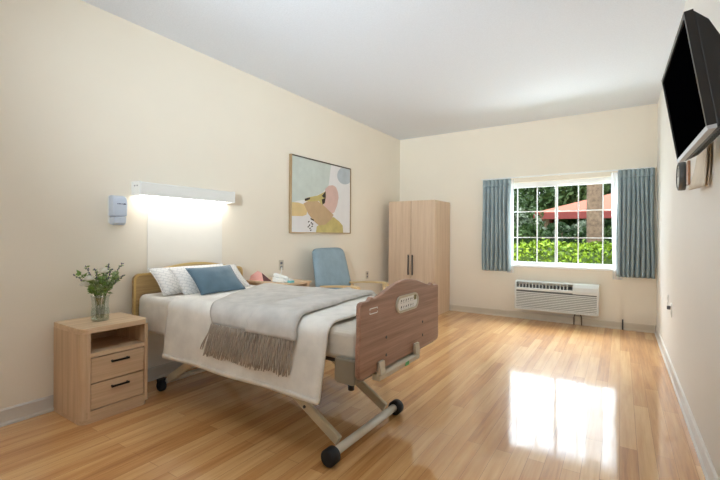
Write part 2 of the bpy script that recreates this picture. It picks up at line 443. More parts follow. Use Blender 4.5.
# ------------------------------------------------------------------ wall air conditioner
ac = thing('air_conditioner', 'white through wall air conditioner with louvred grille below the window', 'air conditioner', (-0.757, YB, 0.165))
ax0, ax1, az0, az1, ad = -1.275, -0.236, 0.165, 0.565, 0.17
yf = YB - ad
part('casing', MB().prism([(YB - 0.005, az0), (yf + 0.02, az0), (yf + 0.012, az0 + 0.02), (yf + 0.012, az1 - 0.13), (yf + 0.03, az1 - 0.115), (yf + 0.07, az1 - 0.075), (YB - 0.005, az1 - 0.06)], 'x', ax0 + 0.02, ax1 - 0.02), M['ac_dark'], ac)
for xa in (ax0, ax1 - 0.022):
    part('side_panel', MB().prism([(YB - 0.003, az0), (yf + 0.01, az0)] + [(yf, az0 + 0.01), (yf, az1 - 0.10), (yf + 0.012, az1 - 0.05), (yf + 0.04, az1 - 0.012), (yf + 0.07, az1), (YB - 0.003, az1)], 'x', xa, xa + 0.022), M['ac'], ac, bevel=0.004)
part('top_panel', MB().prism([(YB - 0.004, az1 - 0.02), (YB - 0.004, az1), (yf + 0.07, az1), (yf + 0.045, az1 - 0.012), (yf + 0.055, az1 - 0.022)], 'x', ax0 + 0.022, ax1 - 0.022), M['ac'], ac)
part('front_lip', MB().prism([(yf, az1 - 0.125), (yf, az1 - 0.098), (yf + 0.012, az1 - 0.088), (yf + 0.02, az1 - 0.12)], 'x', ax0 + 0.022, ax1 - 0.022), M['ac'], ac)
part('control_door', MB().prism([(yf - 0.003, az1 - 0.135), (yf - 0.003, az1 - 0.10), (yf + 0.012, az1 - 0.05), (yf + 0.042, az1 - 0.008), (yf + 0.075, az1 + 0.002), (yf + 0.075, az1 - 0.02), (yf + 0.02, az1 - 0.13)], 'x', ax1 - 0.30, ax1 - 0.018), M['ac'], ac, bevel=0.002)
nl = 15
for k in range(nl):                                  # vertical vanes of the air outlet
    x = ax0 + 0.05 + k * (ax1 - ax0 - 0.38) / nl
    part('outlet_vane', MB().box(x, x + 0.012, yf + 0.035, yf + 0.075, az1 - 0.105, az1 - 0.022), M['ac'], ac)
ns = 10
for k in range(ns):
    z = az0 + 0.022 + k * (az1 - az0 - 0.165) / ns
    part('grille_slat', MB().prism([(yf + 0.002, z), (yf + 0.002, z + 0.011), (yf + 0.016, z + 0.018), (yf + 0.016, z + 0.007)], 'x', ax0 + 0.022, ax1 - 0.022), M['ac'], ac)
part('bottom_rail', MB().box(ax0 + 0.022, ax1 - 0.022, yf, YB - 0.003, az0, az0 + 0.018), M['ac'], ac)
cb = thing('conduit_box', 'small beige conduit box with brown pipes below the air conditioner', 'conduit', (-0.48, YB, 0.02))
part('box_body', MB().box(-0.515, -0.455, YB - 0.05, YB - 0.012, 0.05, 0.125), M['cream_plastic'], cb, bevel=0.004)
for px in (-0.53, -0.438):
    part('pipe', MB().tube([(px, YB - 0.03, 0.0), (px, YB - 0.03, 0.10), (px + (0.02 if px < -.5 else -0.02), YB - 0.03, 0.162)], 0.006), M['copper'], cb)

# ------------------------------------------------------------------ wall plates
def plate(wall, y, z, label, name='power_outlet'):
    x = XL if wall == 'L' else XR; s = 1 if wall == 'L' else -1
    r = thing(name, label, 'outlet', (x, y, z))
    a, b = sorted((x, x + s * 0.006))
    part('cover_plate', MB().box(a, b, y - 0.036, y + 0.036, z - 0.058, z + 0.058), M['cream_plastic'] if wall == 'L' else M['white'], r, bevel=0.002)
    for dz in (-0.022, 0.022):
        a, b = sorted((x + s * 0.006, x + s * 0.009))
        part('socket', MB().box(a, b, y - 0.016, y + 0.016, z + dz - 0.014, z + dz + 0.014), M['tv_grey'] if wall == 'L' else M['white'], r)
    return r
plate('L', 3.287, 0.86, 'beige wall outlet above the white telephone')
plate('L', 5.12, 0.60, 'beige wall outlet low between the armchair and the wardrobe')
plate('R', 4.73, 0.60, 'white wall plate low on the right wall, farther of two')
pr = plate('R', 4.42, 0.56, 'white outlet with plug low on the right wall, nearer of two')
part('plug', MB().box(XR - 0.034, XR - 0.009, 4.405, 4.435, 0.565, 0.595), M['tv_grey'], pr, bevel=0.003)

# ------------------------------------------------------------------ framed picture
pic = thing('framed_picture', 'abstract print of tan, pink and ochre shapes in thin gold frame above the chair', 'picture', (XL, 4.02, 1.225))
py0, py1, pz0, pz1 = 3.41, 4.632, 1.225, 2.145
part('frame_side', MB().box(XL, XL + 0.035, py0, py0 + 0.014, pz0, pz1), M['gold'], pic)
part('frame_side', MB().box(XL, XL + 0.035, py1 - 0.014, py1, pz0, pz1), M['gold'], pic)
part('frame_rail', MB().box(XL, XL + 0.035, py0 + 0.014, py1 - 0.014, pz0, pz0 + 0.014), M['gold'], pic)
part('frame_rail', MB().box(XL, XL + 0.035, py0 + 0.014, py1 - 0.014, pz1 - 0.014, pz1), M['dark_frame'], pic)
art_m = [plain('art_' + n, c, 0.8, var=v, nscale=9) for n, c, v in (
    ('white', rgb(228, 226, 224), .02), ('sage', rgb(200, 208, 200), .05), ('grey_blue', rgb(182, 190, 194), .08), ('pink', rgb(214, 182, 170), .05),
    ('black', rgb(58, 50, 46), .2), ('tan', rgb(196, 166, 128), .06), ('ochre', rgb(220, 194, 140), .06), ('olive', rgb(196, 180, 116), .15))]
art = MB()
def shape(pts, mi, lev):
    q = []
    for (x, y) in pts:
        u = (x - 45) / 302.0; v = (440 - y) / (395 - 75 * u)
        u = min(max(u, 0.0), 1.0); v = min(max(v, 0.0), 1.0)
        q.append((XL + 0.026 + 0.0005 * lev, py0 + 0.014 + u * (py1 - py0 - 0.028), pz0 + 0.014 + v * (pz1 - pz0 - 0.028)))
    art.add(q, [tuple(range(len(q)))], mi)
shape([(45, 440), (347, 440), (347, 120), (45, 45)], 0, 0)
shape([(45, 290), (70, 280), (120, 270), (190, 235), (222, 200), (228, 150), (235, 92), (45, 45)], 1, 1)
shape([(min(318 + 48 * math.cos(a), 347), 148 + 46 * math.sin(a)) for a in [2 * PI * k / 36 for k in range(36)]], 2, 1)
shape([(205, 215), (222, 200), (245, 197), (262, 206), (274, 232), (278, 262), (270, 300), (255, 335), (240, 345), (215, 330), (196, 300), (200, 255)], 3, 2)
shape([(45, 286), (75, 288), (100, 297), (118, 320), (112, 350), (95, 358), (45, 358)], 6, 2)
shape([(45, 358), (95, 360), (150, 372), (165, 410), (160, 440), (45, 440)], 0, 2)
shape([(158, 440), (162, 410), (190, 392), (225, 372), (250, 360), (285, 385), (303, 405), (306, 440)], 7, 3)
shape([(98, 292), (130, 275), (165, 278), (195, 300), (222, 325), (250, 350), (238, 372), (205, 400), (172, 405), (145, 380), (120, 345)], 5, 4)
shape([(102, 270), (115, 262), (165, 250), (206, 228), (208, 250), (203, 288), (190, 300), (170, 278), (125, 282), (104, 280)], 7, 5)
for pts in ([(103, 268), (128, 260), (128, 270), (106, 280)], [(186, 252), (206, 228), (207, 262), (196, 262)], [(186, 270), (206, 262), (202, 288), (190, 298)], [(130, 366), (148, 376), (146, 382), (132, 374)]):
    shape(pts, 4, 6)
for (sx, sy) in ((122, 386), (134, 392), (126, 404), (138, 410), (128, 420), (120, 412), (140, 398), (132, 430)):
    shape([(sx - 4, sy + 2), (sx + 1, sy - 5), (sx + 5, sy - 1), (sx, sy + 5)], 4, 6)
part('print', art, art_m, pic, fixn=False)
part('backing_board', MB().box(XL + 0.002, XL + 0.0255, py0 + 0.014, py1 - 0.014, pz0 + 0.014, pz1 - 0.014), M['white'], pic)

# ------------------------------------------------------------------ over-bed wall light
wl = thing('wall_light', 'long white over bed wall light, switched on, above the headboard', 'wall light', (XL, 2.126, 1.52))
ly0, ly1, lz0, lz1, lx = 1.63, 2.522, 1.506, 1.614, XL + 0.13
part('housing', MB().prism([(XL, lz0), (XL + 0.006, lz0), (XL + 0.006, lz1 - 0.006), (lx - 0.006, lz1 - 0.012), (lx - 0.006, lz0), (lx, lz0), (lx, lz1 - 0.012), (lx - 0.012, lz1 - 0.003), (XL + 0.01, lz1), (XL, lz1)], 'y', ly0 + 0.012, ly1), M['white_metal'], wl)
part('end_cap', MB().box(XL, lx + 0.001, ly0, ly0 + 0.012, lz0 - 0.001, lz1 + 0.001), M['white'], wl, bevel=0.003)
part('end_cap', MB().box(XL, lx + 0.001, ly1, ly1 + 0.012, lz0, lz1), M['white'], wl, bevel=0.003)
for k, dx in enumerate((0.055, 0.092)):
    part('pull_switch', MB().lathe([(0.0, -0.004), (0.004, -0.004), (0.005, 0.0)], (XL + dx, ly0, 1.58), 10, axis='y'), M['dark_steel'], wl)
part('diffuser', MB().box(XL + 0.008, lx - 0.008, ly0 + 0.02, ly1 - 0.004, lz0 + 0.008, lz0 + 0.016), M['tube'], wl)

# soap dispenser
sd = thing('soap_dispenser', 'pale grey blue soap dispenser on the wall left of the wall light', 'soap dispenser', (XL, 1.505, 1.27))
sy0, sy1 = 1.452, 1.556
part('back_plate', MB().box(XL, XL + 0.02, sy0 + 0.004, sy1 + 0.03, 1.285, 1.492), M['white'], sd, bevel=0.008)
part('front_cover', MB().prism([(XL + 0.02, 1.335), (XL + 0.098, 1.335), (XL + 0.102, 1.43), (XL + 0.09, 1.475), (XL + 0.05, 1.492), (XL + 0.02, 1.49)], 'y', sy0, sy1), M['soap_grey'], sd, bevel=0.012, seg=3)
part('push_bar', MB().prism([(XL + 0.02, 1.275), (XL + 0.07, 1.268), (XL + 0.095, 1.285), (XL + 0.1, 1.332), (XL + 0.02, 1.332)], 'y', sy0 + 0.008, sy1 - 0.008), M['soap_grey'], sd, bevel=0.008, seg=3)
lg = MB()
for k, w in enumerate((0.006, 0.008, 0.005, 0.007)):
    lg.box(XL + 0.1015, XL + 0.1032, 1.480 + 0.0095 * k, 1.480 + 0.0095 * k + w, 1.424, 1.431)
lg.add([(XL + 0.1032, 1.518 + 0.012 * (1 + math.cos(a)), 1.4275 + 0.005 * math.sin(a)) for a in [2 * PI * k / 12 for k in range(12)]], [tuple(range(12))])
part('printed_mark', lg, plain('navy_print', rgb(52, 58, 92), 0.5), sd, fixn=False)

# ------------------------------------------------------------------ nightstand
nsx0, nsx1, nsy0, nsy1, nz = -3.205, -2.80, 1.115, 1.542, 0.605
nsd = thing('nightstand', 'light oak nightstand with open shelf and two drawers beside the bed', 'nightstand', (-3.0, 1.32, 0))
r = 0.05
def ns_plan(x0, x1, y0, y1, r):                       # plan with rounded front corners
    return [(x0, y0)] + arc(x1 - r, y0 + r, r, -PI / 2, 0, 7) + arc(x1 - r, y1 - r, r, 0, PI / 2, 7) + [(x0, y1)]
t = 0.03
part('top', MB().prism(ns_plan(nsx0, nsx1, nsy0, nsy1, r), 'z', nz - 0.035, nz), M['oak_top'], nsd, bevel=0.002, smooth_angle=0.5)
pl = ns_plan(nsx0, nsx1, nsy0, nsy1, r)
def side_pl(s):
    if s < 0: return [(nsx0, nsy0)] + arc(nsx1 - r, nsy0 + r, r, -PI / 2, 0, 7) + [(nsx1, nsy0 + 0.056), (nsx1 - 0.02, nsy0 + 0.056), (nsx1 - 0.02, nsy0 + t), (nsx0, nsy0 + t)]
    return [(nsx0, nsy1 - t), (nsx1 - 0.02, nsy1 - t), (nsx1 - 0.0, nsy1 - t)] + [(nsx1, nsy1 - 0.02)] + arc(nsx1 - 0.018, nsy1 - 0.018, 0.018, 0, PI / 2, 4) + [(nsx0, nsy1)]
part('side_panel', MB().prism(side_pl(-1), 'z', 0.03, nz - 0.035), M['oak'], nsd, smooth_angle=0.5)
part('side_panel', MB().prism(side_pl(1), 'z', 0.03, nz - 0.035), M['oak'], nsd, smooth_angle=0.5)
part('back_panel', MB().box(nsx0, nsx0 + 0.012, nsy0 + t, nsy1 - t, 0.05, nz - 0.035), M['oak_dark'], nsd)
part('shelf', MB().box(nsx0 + 0.012, nsx1 - 0.004, nsy0 + t, nsy1 - t, 0.415, 0.44), M['oak_top'], nsd)
part('bottom_panel', MB().box(nsx0 + 0.012, nsx1 - 0.001, nsy0 + t, nsy1 - t, 0.03, 0.076), M['oak_x'], nsd)
part('plinth', MB().prism(ns_plan(nsx0, nsx1 - 0.003, nsy0 + 0.003, nsy1 - 0.003, 0.048), 'z', 0.0, 0.03), M['oak_x'], nsd, smooth_angle=0.5)
dy0, dy1 = nsy0 + 0.06, nsy1 - 0.034
for (z0, z1) in ((0.25, 0.408), (0.082, 0.242)):
    d = part('drawer', MB().box(nsx1 - 0.022, nsx1 - 0.006, dy0, dy1, z0, z1).box(nsx0 + 0.03, nsx1 - 0.022, dy0 + 0.012, dy1 - 0.012, z0 + 0.01, z1 - 0.02), M['oak_x'], nsd, bevel=0.0015)
    zc = z1 - 0.042; yc = (dy0 + dy1) / 2 + 0.005
    hm = MB().box(nsx1 - 0.006, nsx1 + 0.012, yc - 0.052, yc - 0.044, zc - 0.006, zc + 0.006).box(nsx1 - 0.006, nsx1 + 0.012, yc + 0.044, yc + 0.052, zc - 0.006, zc + 0.006).box(nsx1 + 0.01, nsx1 + 0.018, yc - 0.056, yc + 0.056, zc - 0.006, zc + 0.006)
    hb_ = part('handle', hm, M['black_metal'], d); hb_['label'] = 'black metal bar handle'

# vase and flowers
VX, VY = -3.0, 1.312
vs = thing('vase', 'clear ribbed glass vase of water holding the flowers on the nightstand', 'vase', (VX, VY, nz))
vp = [(0.0, 0.004), (0.047, 0.004), (0.054, 0.010), (0.055, 0.06), (0.050, 0.11), (0.053, 0.16), (0.060, 0.178), (0.057, 0.178), (0.050, 0.16), (0.047, 0.11), (0.052, 0.06), (0.051, 0.014), (0.0, 0.012)]
vm = MB()
nn = 32; vv = []
for (rr, z) in vp:
    for k in range(nn):
        a = 2 * PI * k / nn; q = rr * (1 + 0.03 * math.cos(8 * a))
        vv.append((VX + q * math.cos(a), VY + q * math.sin(a), nz + z - 0.003))
vm.add(vv, [(i * nn + k, i * nn + (k + 1) % nn, (i + 1) * nn + (k + 1) % nn, (i + 1) * nn + k) for i in range(len(vp) - 1) for k in range(nn)], 0, True)
part('glass_body', vm, M['vase'], vs)
part('water', MB().lathe([(0.0, 0.014), (0.048, 0.014), (0.051, 0.06), (0.048, 0.085), (0.0, 0.085)], (VX, VY, nz), 20), M['water'], vs)
def bez(p0, p1, p2, n=8):
    return [tuple((1 - t) ** 2 * p0[i] + 2 * t * (1 - t) * p1[i] + t * t * p2[i] for i in range(3)) for t in [k / n for k in range(n + 1)]]
def leaf(mb, p, d, L, w, mi=0):
    d = Vector(d).normalized(); side = d.cross(Vector((random.uniform(-1, 1), random.uniform(-1, 1), random.uniform(0.2, 1)))).normalized()
    nrm = side.cross(d).normalized(); p = Vector(p)
    a = p; b = p + d * L * 0.45 + side * w * 0.5 + nrm * L * 0.06; c = p + d * L - nrm * L * 0.08; e = p + d * L * 0.45 - side * w * 0.5 + nrm * L * 0.06; m_ = p + d * L * 0.5
    mb.add([a, b, c, e, m_], [(0, 1, 4), (1, 2, 4), (2, 3, 4), (3, 0, 4)], mi, True)
def stem_base(k, n):
    a = 2 * PI * k / n
    return (VX + 0.022 * math.cos(a), VY + 0.022 * math.sin(a), nz + 0.018)
def neck(a, rr=0.034): return (VX + rr * math.cos(a), VY + rr * math.sin(a), nz + 0.172)
def sprig(k, n, tip, kind):
    a = math.atan2(tip[1], tip[0])
    base = stem_base(k + n * 0.5, n); nk = neck(a); tp = (VX + tip[0], VY + tip[1], nz + tip[2])
    path = [base, nk] + bez(nk, (nk[0] + (tp[0] - nk[0]) * 0.3, nk[1] + (tp[1] - nk[1]) * 0.3, nk[2] + (tp[2] - nk[2]) * 0.62), tp, 8)[1:]
    if kind == 'leafy':
        r_ = thing('leafy_sprig', 'leafy green sprig among the flowers in the glass vase', 'greenery', base, 0, 'leafy sprigs in the vase')
    else:
        r_ = thing('budded_sprig', 'thin sprig tipped with dusky buds, rising highest from the glass vase', 'greenery', base, 0, 'budded sprigs in the vase')
    part('stem', MB().tube(path, 0.0016, 5), M['stem'], r_)
    lm = MB(); seg = path[2:]
    cnt = 34 if kind == 'leafy' else 18
    for q in range(cnt):
        tt = q / cnt * (len(seg) - 1.01); i = int(tt); f = tt - i
        p = [seg[i][j] + (seg[i + 1][j] - seg[i][j]) * f for j in range(3)]
        d = Vector((random.uniform(-1, 1), random.uniform(-1, 1), random.uniform(-0.1, 1.0)))
        L = random.uniform(0.024, 0.042) if kind == 'leafy' else random.uniform(0.018, 0.030)
        leaf(lm, p, d, L, L * 0.48)
    part('foliage', lm, M['leafg'] if k % 2 else M['leafg2'], r_, fixn=False)
    if kind != 'leafy':
        bm_ = MB()
        for q in range(9):
            tt = len(seg) - 1 - q * 0.42; i = max(0, min(len(seg) - 2, int(tt))); f = tt - i
            p = [seg[i][j] + (seg[i + 1][j] - seg[i][j]) * f for j in range(3)]
            o = [random.uniform(-0.006, 0.006) for _ in range(3)]
            rad = random.uniform(0.0035, 0.0055)
            bm_.lathe([(0.0, -rad * 1.3), (rad * .8, -rad * .5), (rad, 0.0), (rad * 0.7, rad * 0.9), (0.0, rad * 1.5)], (p[0] + o[0], p[1] + o[1], p[2] + o[2]), 6)
        part('bud', bm_, M['bud'], r_)
# tips given as offsets in the room; "right in the picture" is about (0.84,0.54,0)
def off(h, d, z): return (0.836 * h - 0.55 * d, 0.548 * h + 0.836 * d, z)
leafy = [off(-.10, .02, .27), off(-.06, -.05, .30), off(0.0, -.06, .27), off(.05, -.05, .29), off(.10, .01, .27), off(.07, .07, .30), off(0.0, .08, .33), off(-.06, .06, .31), off(.14, -.03, .33), off(-.15, -.02, .34), off(.02, .0, .34), off(-.02, -.09, .23), off(.06, -.09, .24)]
for k, tp in enumerate(leafy): sprig(k, len(leafy), tp, 'leafy')
budded = [off(-.20, .02, .31), off(-.105, 0, .375), off(-.07, .05, .35), off(.055, .0, .39), off(.14, .03, .395), off(.165, .0, .31), off(.10, -.03, .36)]
for k, tp in enumerate(budded): sprig(k, len(budded), tp, 'budded')
def rose(k, c):
    base = stem_base(k * 1.3, 5); a = math.atan2(c[1], c[0]); nk = neck(a, 0.02)
    tp = (VX + c[0], VY + c[1], nz + c[2])
    r_ = thing('white_rose', ['white bloom lowest at the left of the vase bouquet', 'white bloom in the middle of the vase bouquet', 'white bloom highest at the right of the vase bouquet'][k], 'flower', base, 0)
    part('stem', MB().tube([base, nk] + bez(nk, (nk[0], nk[1], nk[2] + 0.06), tp, 6)[1:], 0.002, 5), M['stem'], r_)
    bl = MB()
    for ring, (n_, rad, ht, cup) in enumerate(((6, 0.034, 0.018, 0.2), (5, 0.025, 0.028, 0.5), (4, 0.014, 0.034, 0.9))):
        for q in range(n_):
            a0 = 2 * PI * q / n_ + ring * 0.5
            def P(u, v, a0=a0, rad=rad, ht=ht, n_=n_):
                aa = a0 + (u - 0.5) * 2 * PI / n_ * 1.25
                rr = rad * (0.15 + 0.85 * math.sin(v * 1.5)) * (1 - 0.25 * (2 * u - 1) ** 2 * v)
                return (tp[0] + rr * math.cos(aa), tp[1] + rr * math.sin(aa), tp[2] + ht * v * v * (1 - 0.2 * (2 * u - 1) ** 2) )
            bl.grid(P, 4, 4)
    part('bloom', bl, M['rose'], r_, fixn=False)
for k, c in enumerate((off(-.055, -.075, .245), off(-.02, -.09, .285), off(.06, -.06, .335))): rose(k, c)

# ------------------------------------------------------------------ hospital bed
BY0, BY1 = 1.63, 2.635
bed = thing('hospital_bed', 'adjustable hospital bed with walnut footboard and cream folding legs', 'bed', (-2.1, 2.13, 0))
# headboard: round shouldered board with an arched top
def hb_profile(y0, y1, zb, zs, za):
    pts = [(y0, zb), (y1, zb)]
    pts += arc(y1 - 0.05, zs - 0.05, 0.05, 0, PI / 2, 6)
    n = 20; ya, yb = y1 - 0.13, y0 + 0.13
    for i in range(n + 1):
        q = i / n; pts.append((ya + (yb - ya) * q, zs + (za - zs) * math.sin(PI * q) ** 0.8))
    pts += arc(y0 + 0.05, zs - 0.05, 0.05, PI / 2, PI, 6)
    return pts
hx = -3.165
hp = hb_profile(1.615, 2.672, 0.47, 0.892, 0.956)
head = part('headboard', MB().prism(hp, 'x', hx - 0.015, hx + 0.012), M['hb'], bed, bevel=0.003)
head['label'] = 'pale oak headboard with rounded corners'
def inset(pts, d, c):
    out = []
    n = len(pts)
    for i in range(n):
        p0 = Vector(pts[i - 1]); p1 = Vector(pts[i]); p2 = Vector(pts[(i + 1) % n])
        e = ((p1 - p0).normalized() + (p2 - p1).normalized())
        if e.length < 1e-6: e = p2 - p1
        e.normalize(); nrm = Vector((-e.y, e.x)); out.append(tuple(p1 + nrm * d))
    return out
ip = inset(hp, 0.016, None); n = len(hp)
tm = MB()
tm.add([(hx + 0.0125, a, b) for a, b in hp] + [(hx + 0.0125, a, b) for a, b in ip] + [(hx + 0.018, a, b) for a, b in hp] + [(hx + 0.018, a, b) for a, b in ip],
       [f for i in range(n) for j in [(i + 1) % n] for f in ((i, j, n + j, n + i), (2 * n + i, 3 * n + i, 3 * n + j, 2 * n + j), (i, 2 * n + i, 2 * n + j, j), (n + i, n + j, 3 * n + j, 3 * n + i))])
part('headboard_edging', tm, M['hb_edge'], head)['label'] = 'honey coloured edge band'
# footboard
fx = -1.07
fy0, fy1 = 1.632, 2.645
cy = (fy0 + fy1) / 2
half = [(0.5065, 0.52), (0.5065, 0.64), (0.498, 0.70), (0.500, 0.80), (0.500, 0.850), (0.490, 0.862), (0.47, 0.866), (0.43, 0.865), (0.41, 0.868), (0.398, 0.880), (0.386, 0.884), (0.374, 0.877), (0.36, 0.873)]
for i in range(13):
    q = i / 12; half.append((0.345 * (1 - q), 0.874 + 0.066 * math.sin(q * PI / 2) ** 1.25))
right = [(cy + a, z) for a, z in half]; left = [(cy - a, z) for a, z in half[::-1]][1:]
fpoly = [(cy + 0.47, 0.478)] + arc(cy + 0.4765, 0.51, 0.03, -PI / 2 + .3, 0, 3) + right + left + [(cy - b, z) for b, z in ((0.5065, 0.50), (0.49, 0.482))]
foot = part('footboard', MB().prism(fpoly, 'x', fx - 0.028, fx), M['fb'], bed, bevel=0.006, seg=3)
foot['label'] = 'walnut footboard with an arched top'
# control panel set in the footboard
def pill(y0, y1, z0, z1): return rrect(y0, y1, z0, z1, min((z1 - z0) / 2.01, (y1 - y0) / 2.01), 7)
cpy0, cpy1, cpz0, cpz1 = 2.005, 2.295, 0.752, 0.850
cp = part('control_panel', MB().prism(pill(cpy0 + .008, cpy1 - .008, cpz0 + .008, cpz1 - .008), 'x', fx, fx + 0.004), M['white'], foot)
cp['label'] = 'white pill shaped control panel'
oo = pill(cpy0, cpy1, cpz0, cpz1); ii = pill(cpy0 + .012, cpy1 - .012, cpz0 + .012, cpz1 - .012); n = len(oo)
part('control_panel_rim', MB().add([(fx + d, a, b) for d in (0.0, 0.010) for L_ in (oo, ii) for a, b in L_],
     [f for i in range(n) for j in [(i + 1) % n] for f in ((i, j, 2 * n + j, 2 * n + i), (2 * n + i, 2 * n + j, 3 * n + j, 3 * n + i), (n + i, 3 * n + i, 3 * n + j, n + j))]), M['cream_plastic'], foot)
bt = MB()
for k in range(6):
    y = cpy0 + 0.062 + k * 0.031
    for zc in (0.819, 0.782):
        w = 0.008; h = 0.007
        bt.add([(fx + 0.0046, y - w, zc - h), (fx + 0.0046, y + w * (0.2 if k % 2 else 1), zc - h * 0.4), (fx + 0.0046, y + w, zc + h), (fx + 0.0046, y - w * 0.3, zc + h * (0.4 if k % 3 else 1))], [(0, 1, 2, 3)])
        bt.add([(fx + 0.0046, y - 0.009, zc - 0.013), (fx + 0.0046, y + 0.009, zc - 0.013), (fx + 0.0046, y + 0.009, zc - 0.0115), (fx + 0.0046, y - 0.009, zc - 0.0115)], [(0, 1, 2, 3)])
part('panel_symbol', bt, plain('dark_print', rgb(70, 72, 78), 0.6), foot, fixn=False)
part('panel_lamp', MB().prism(rrect(cpy1 - 0.058, cpy1 - 0.028, 0.806, 0.836, 0.008), 'x', fx + 0.004, fx + 0.006), plain('olive_lens', rgb(120, 116, 66), 0.3), foot)
st = MB()
for (a, b, c, d) in ((1.728, 1.80, 0.822, 0.827), (1.728, 1.80, 0.795, 0.80), (1.724, 1.729, 0.797, 0.806), (1.724, 1.729, 0.817, 0.826), (1.799, 1.804, 0.797, 0.806), (1.799, 1.804, 0.817, 0.826)):
    st.box(fx, fx + 0.0012, a, b, c, d)
part('outline_decal', st, M['white'], foot)
for (y, z) in ((1.90, 0.645), (1.90, 0.548), (2.375, 0.645), (2.375, 0.56)):
    part('screw_head', MB().lathe([(0.0, 0.003), (0.007, 0.0025), (0.009, 0.0)], (fx, y, z), 12, axis='x'), M['dark_steel'], foot)
# frame
part('side_rail', MB().box(-3.12, -1.2, 1.80, 1.84, 0.499, 0.5255), M['taupe'], bed, bevel=0.004)
part('side_rail', MB().box(-3.12, -1.2, 2.42, 2.46, 0.499, 0.5255), M['taupe'], bed, bevel=0.004)
part('deck_panel', MB().box(-3.11, -1.12, 1.70, 2.56, 0.526, 0.548), M['dark_steel'], bed, bevel=0.003)
for cxx in (-2.95, -2.3, -1.6):
    part('cross_member', MB().box(cxx - 0.02, cxx + 0.02, 1.84, 2.42, 0.50, 0.525), M['taupe'], bed)
part('foot_end_housing', MB().prism([(-1.228, 0.46), (-1.225, 0.524), (-1.10, 0.524), (-1.10, 0.455), (-1.115, 0.448), (-1.21, 0.448)], 'y', 1.664, 2.616), M['taupe'], bed, bevel=0.008, seg=3)
for ya, yb in ((1.634, 1.664), (2.616, 2.636)):
    part('corner_block', MB().prism([(-1.228, 0.46), (-1.225, 0.574), (-1.10, 0.574), (-1.10, 0.455), (-1.115, 0.448), (-1.21, 0.448)], 'y', ya, yb), M['taupe'], bed, bevel=0.008, seg=3)
part('head_end_housing', MB().box(-3.145, -3.05, 1.66, 2.62, 0.45, 0.53), M['taupe'], bed, bevel=0.008)
part('end_bracket', MB().prism([(-1.10, 0.435), (-1.052, 0.435), (-1.047, 0.462), (-1.064, 0.470), (-1.10, 0.470)], 'y', 1.80, 2.29), M['cream_plastic'], bed, bevel=0.003)
for y in (1.80, 2.235):
    part('board_clip', MB().prism([(-1.10, 0.470), (-1.047, 0.470), (-1.053, 0.532), (-1.066, 0.536), (-1.068, 0.4715)], 'y', y, y + 0.055), M['cream_plastic'], bed, bevel=0.002)
part('sticker', MB().box(-1.0515, -1.0465, 2.09, 2.135, 0.438, 0.460), M['green'], bed)['label'] = 'green sticker'
part('level_foot', MB().lathe([(0, 0.0), (0.016, 0.0), (0.018, 0.03), (0.012, 0.032), (0.012, 0.05), (0.0, 0.05)], (-1.165, 1.70, 0.40), 12), M['rubber'], bed)
# folding legs: flat bars from the deck to a cross tube with rubber rollers
def flatbar(p0, p1, w, th):
    p0 = Vector(p0); p1 = Vector(p1); d = (p1 - p0).normalized(); s = Vector((0, 1, 0)); u = d.cross(s).normalized()
    vs = [p + s * a * th / 2 + u * b * w / 2 for p in (p0, p1) for a, b in ((-1, -1), (1, -1), (1, 1), (-1, 1))]
    return MB().add(vs, [(3, 2, 1, 0), (4, 5, 6, 7), (0, 1, 5, 4), (1, 2, 6, 5), (2, 3, 7, 6), (3, 0, 4, 7)])
for y in (1.76, 2.27):
    lgp = part('leg', flatbar((-1.285, y, 0.075), (-1.96, y, 0.475), 0.055, 0.03), M['leg_side'], bed, bevel=0.006)
    part('pivot_bolt', MB().lathe([(0, -0.022), (0.009, -0.022), (0.009, 0.022), (0, 0.022)], (-1.52, y, 0.212), 10, axis='y'), M['dark_steel'], lgp)
    lgp = part('leg', flatbar((-2.91, y, 0.085), (-2.28, y, 0.475), 0.055, 0.03), M['leg_side'], bed, bevel=0.006)
part('foot_tube', MB().tube([(-1.262, 1.675, 0.052), (-1.262, 2.36, 0.052)], 0.024, 14), M['leg_paint'], bed)
part('head_tube', MB().tube([(-2.93, 1.745, 0.07), (-2.93, 2.36, 0.07)], 0.02, 14), M['leg_paint'], bed)
def roller(x, y0, y1, r, z):
    return MB().lathe([(0, y0), (r * 0.8, y0), (r, y0 + 0.008), (r, y1 - 0.008), (r * 0.85, y1), (0, y1)], (x, 0, z), 24, axis='y')
for (y0, y1) in ((1.622, 1.69), (2.345, 2.41)):
    part('roller', roller(-1.262, y0, y1, 0.0455, 0.0455), M['rubber'], bed)
for y in (1.72, 2.36):
    w = part('caster', roller(-2.945, y - 0.022, y + 0.022, 0.04, 0.04), M['rubber'], bed)
    part('caster_fork', MB().box(-2.96, -2.93, y - 0.03, y + 0.03, 0.078, 0.095).box(-2.955, -2.935, y - 0.03, y - 0.024, 0.03, 0.085).box(-2.955, -2.935, y + 0.024, y + 0.03, 0.03, 0.085), M['rubber'], w)

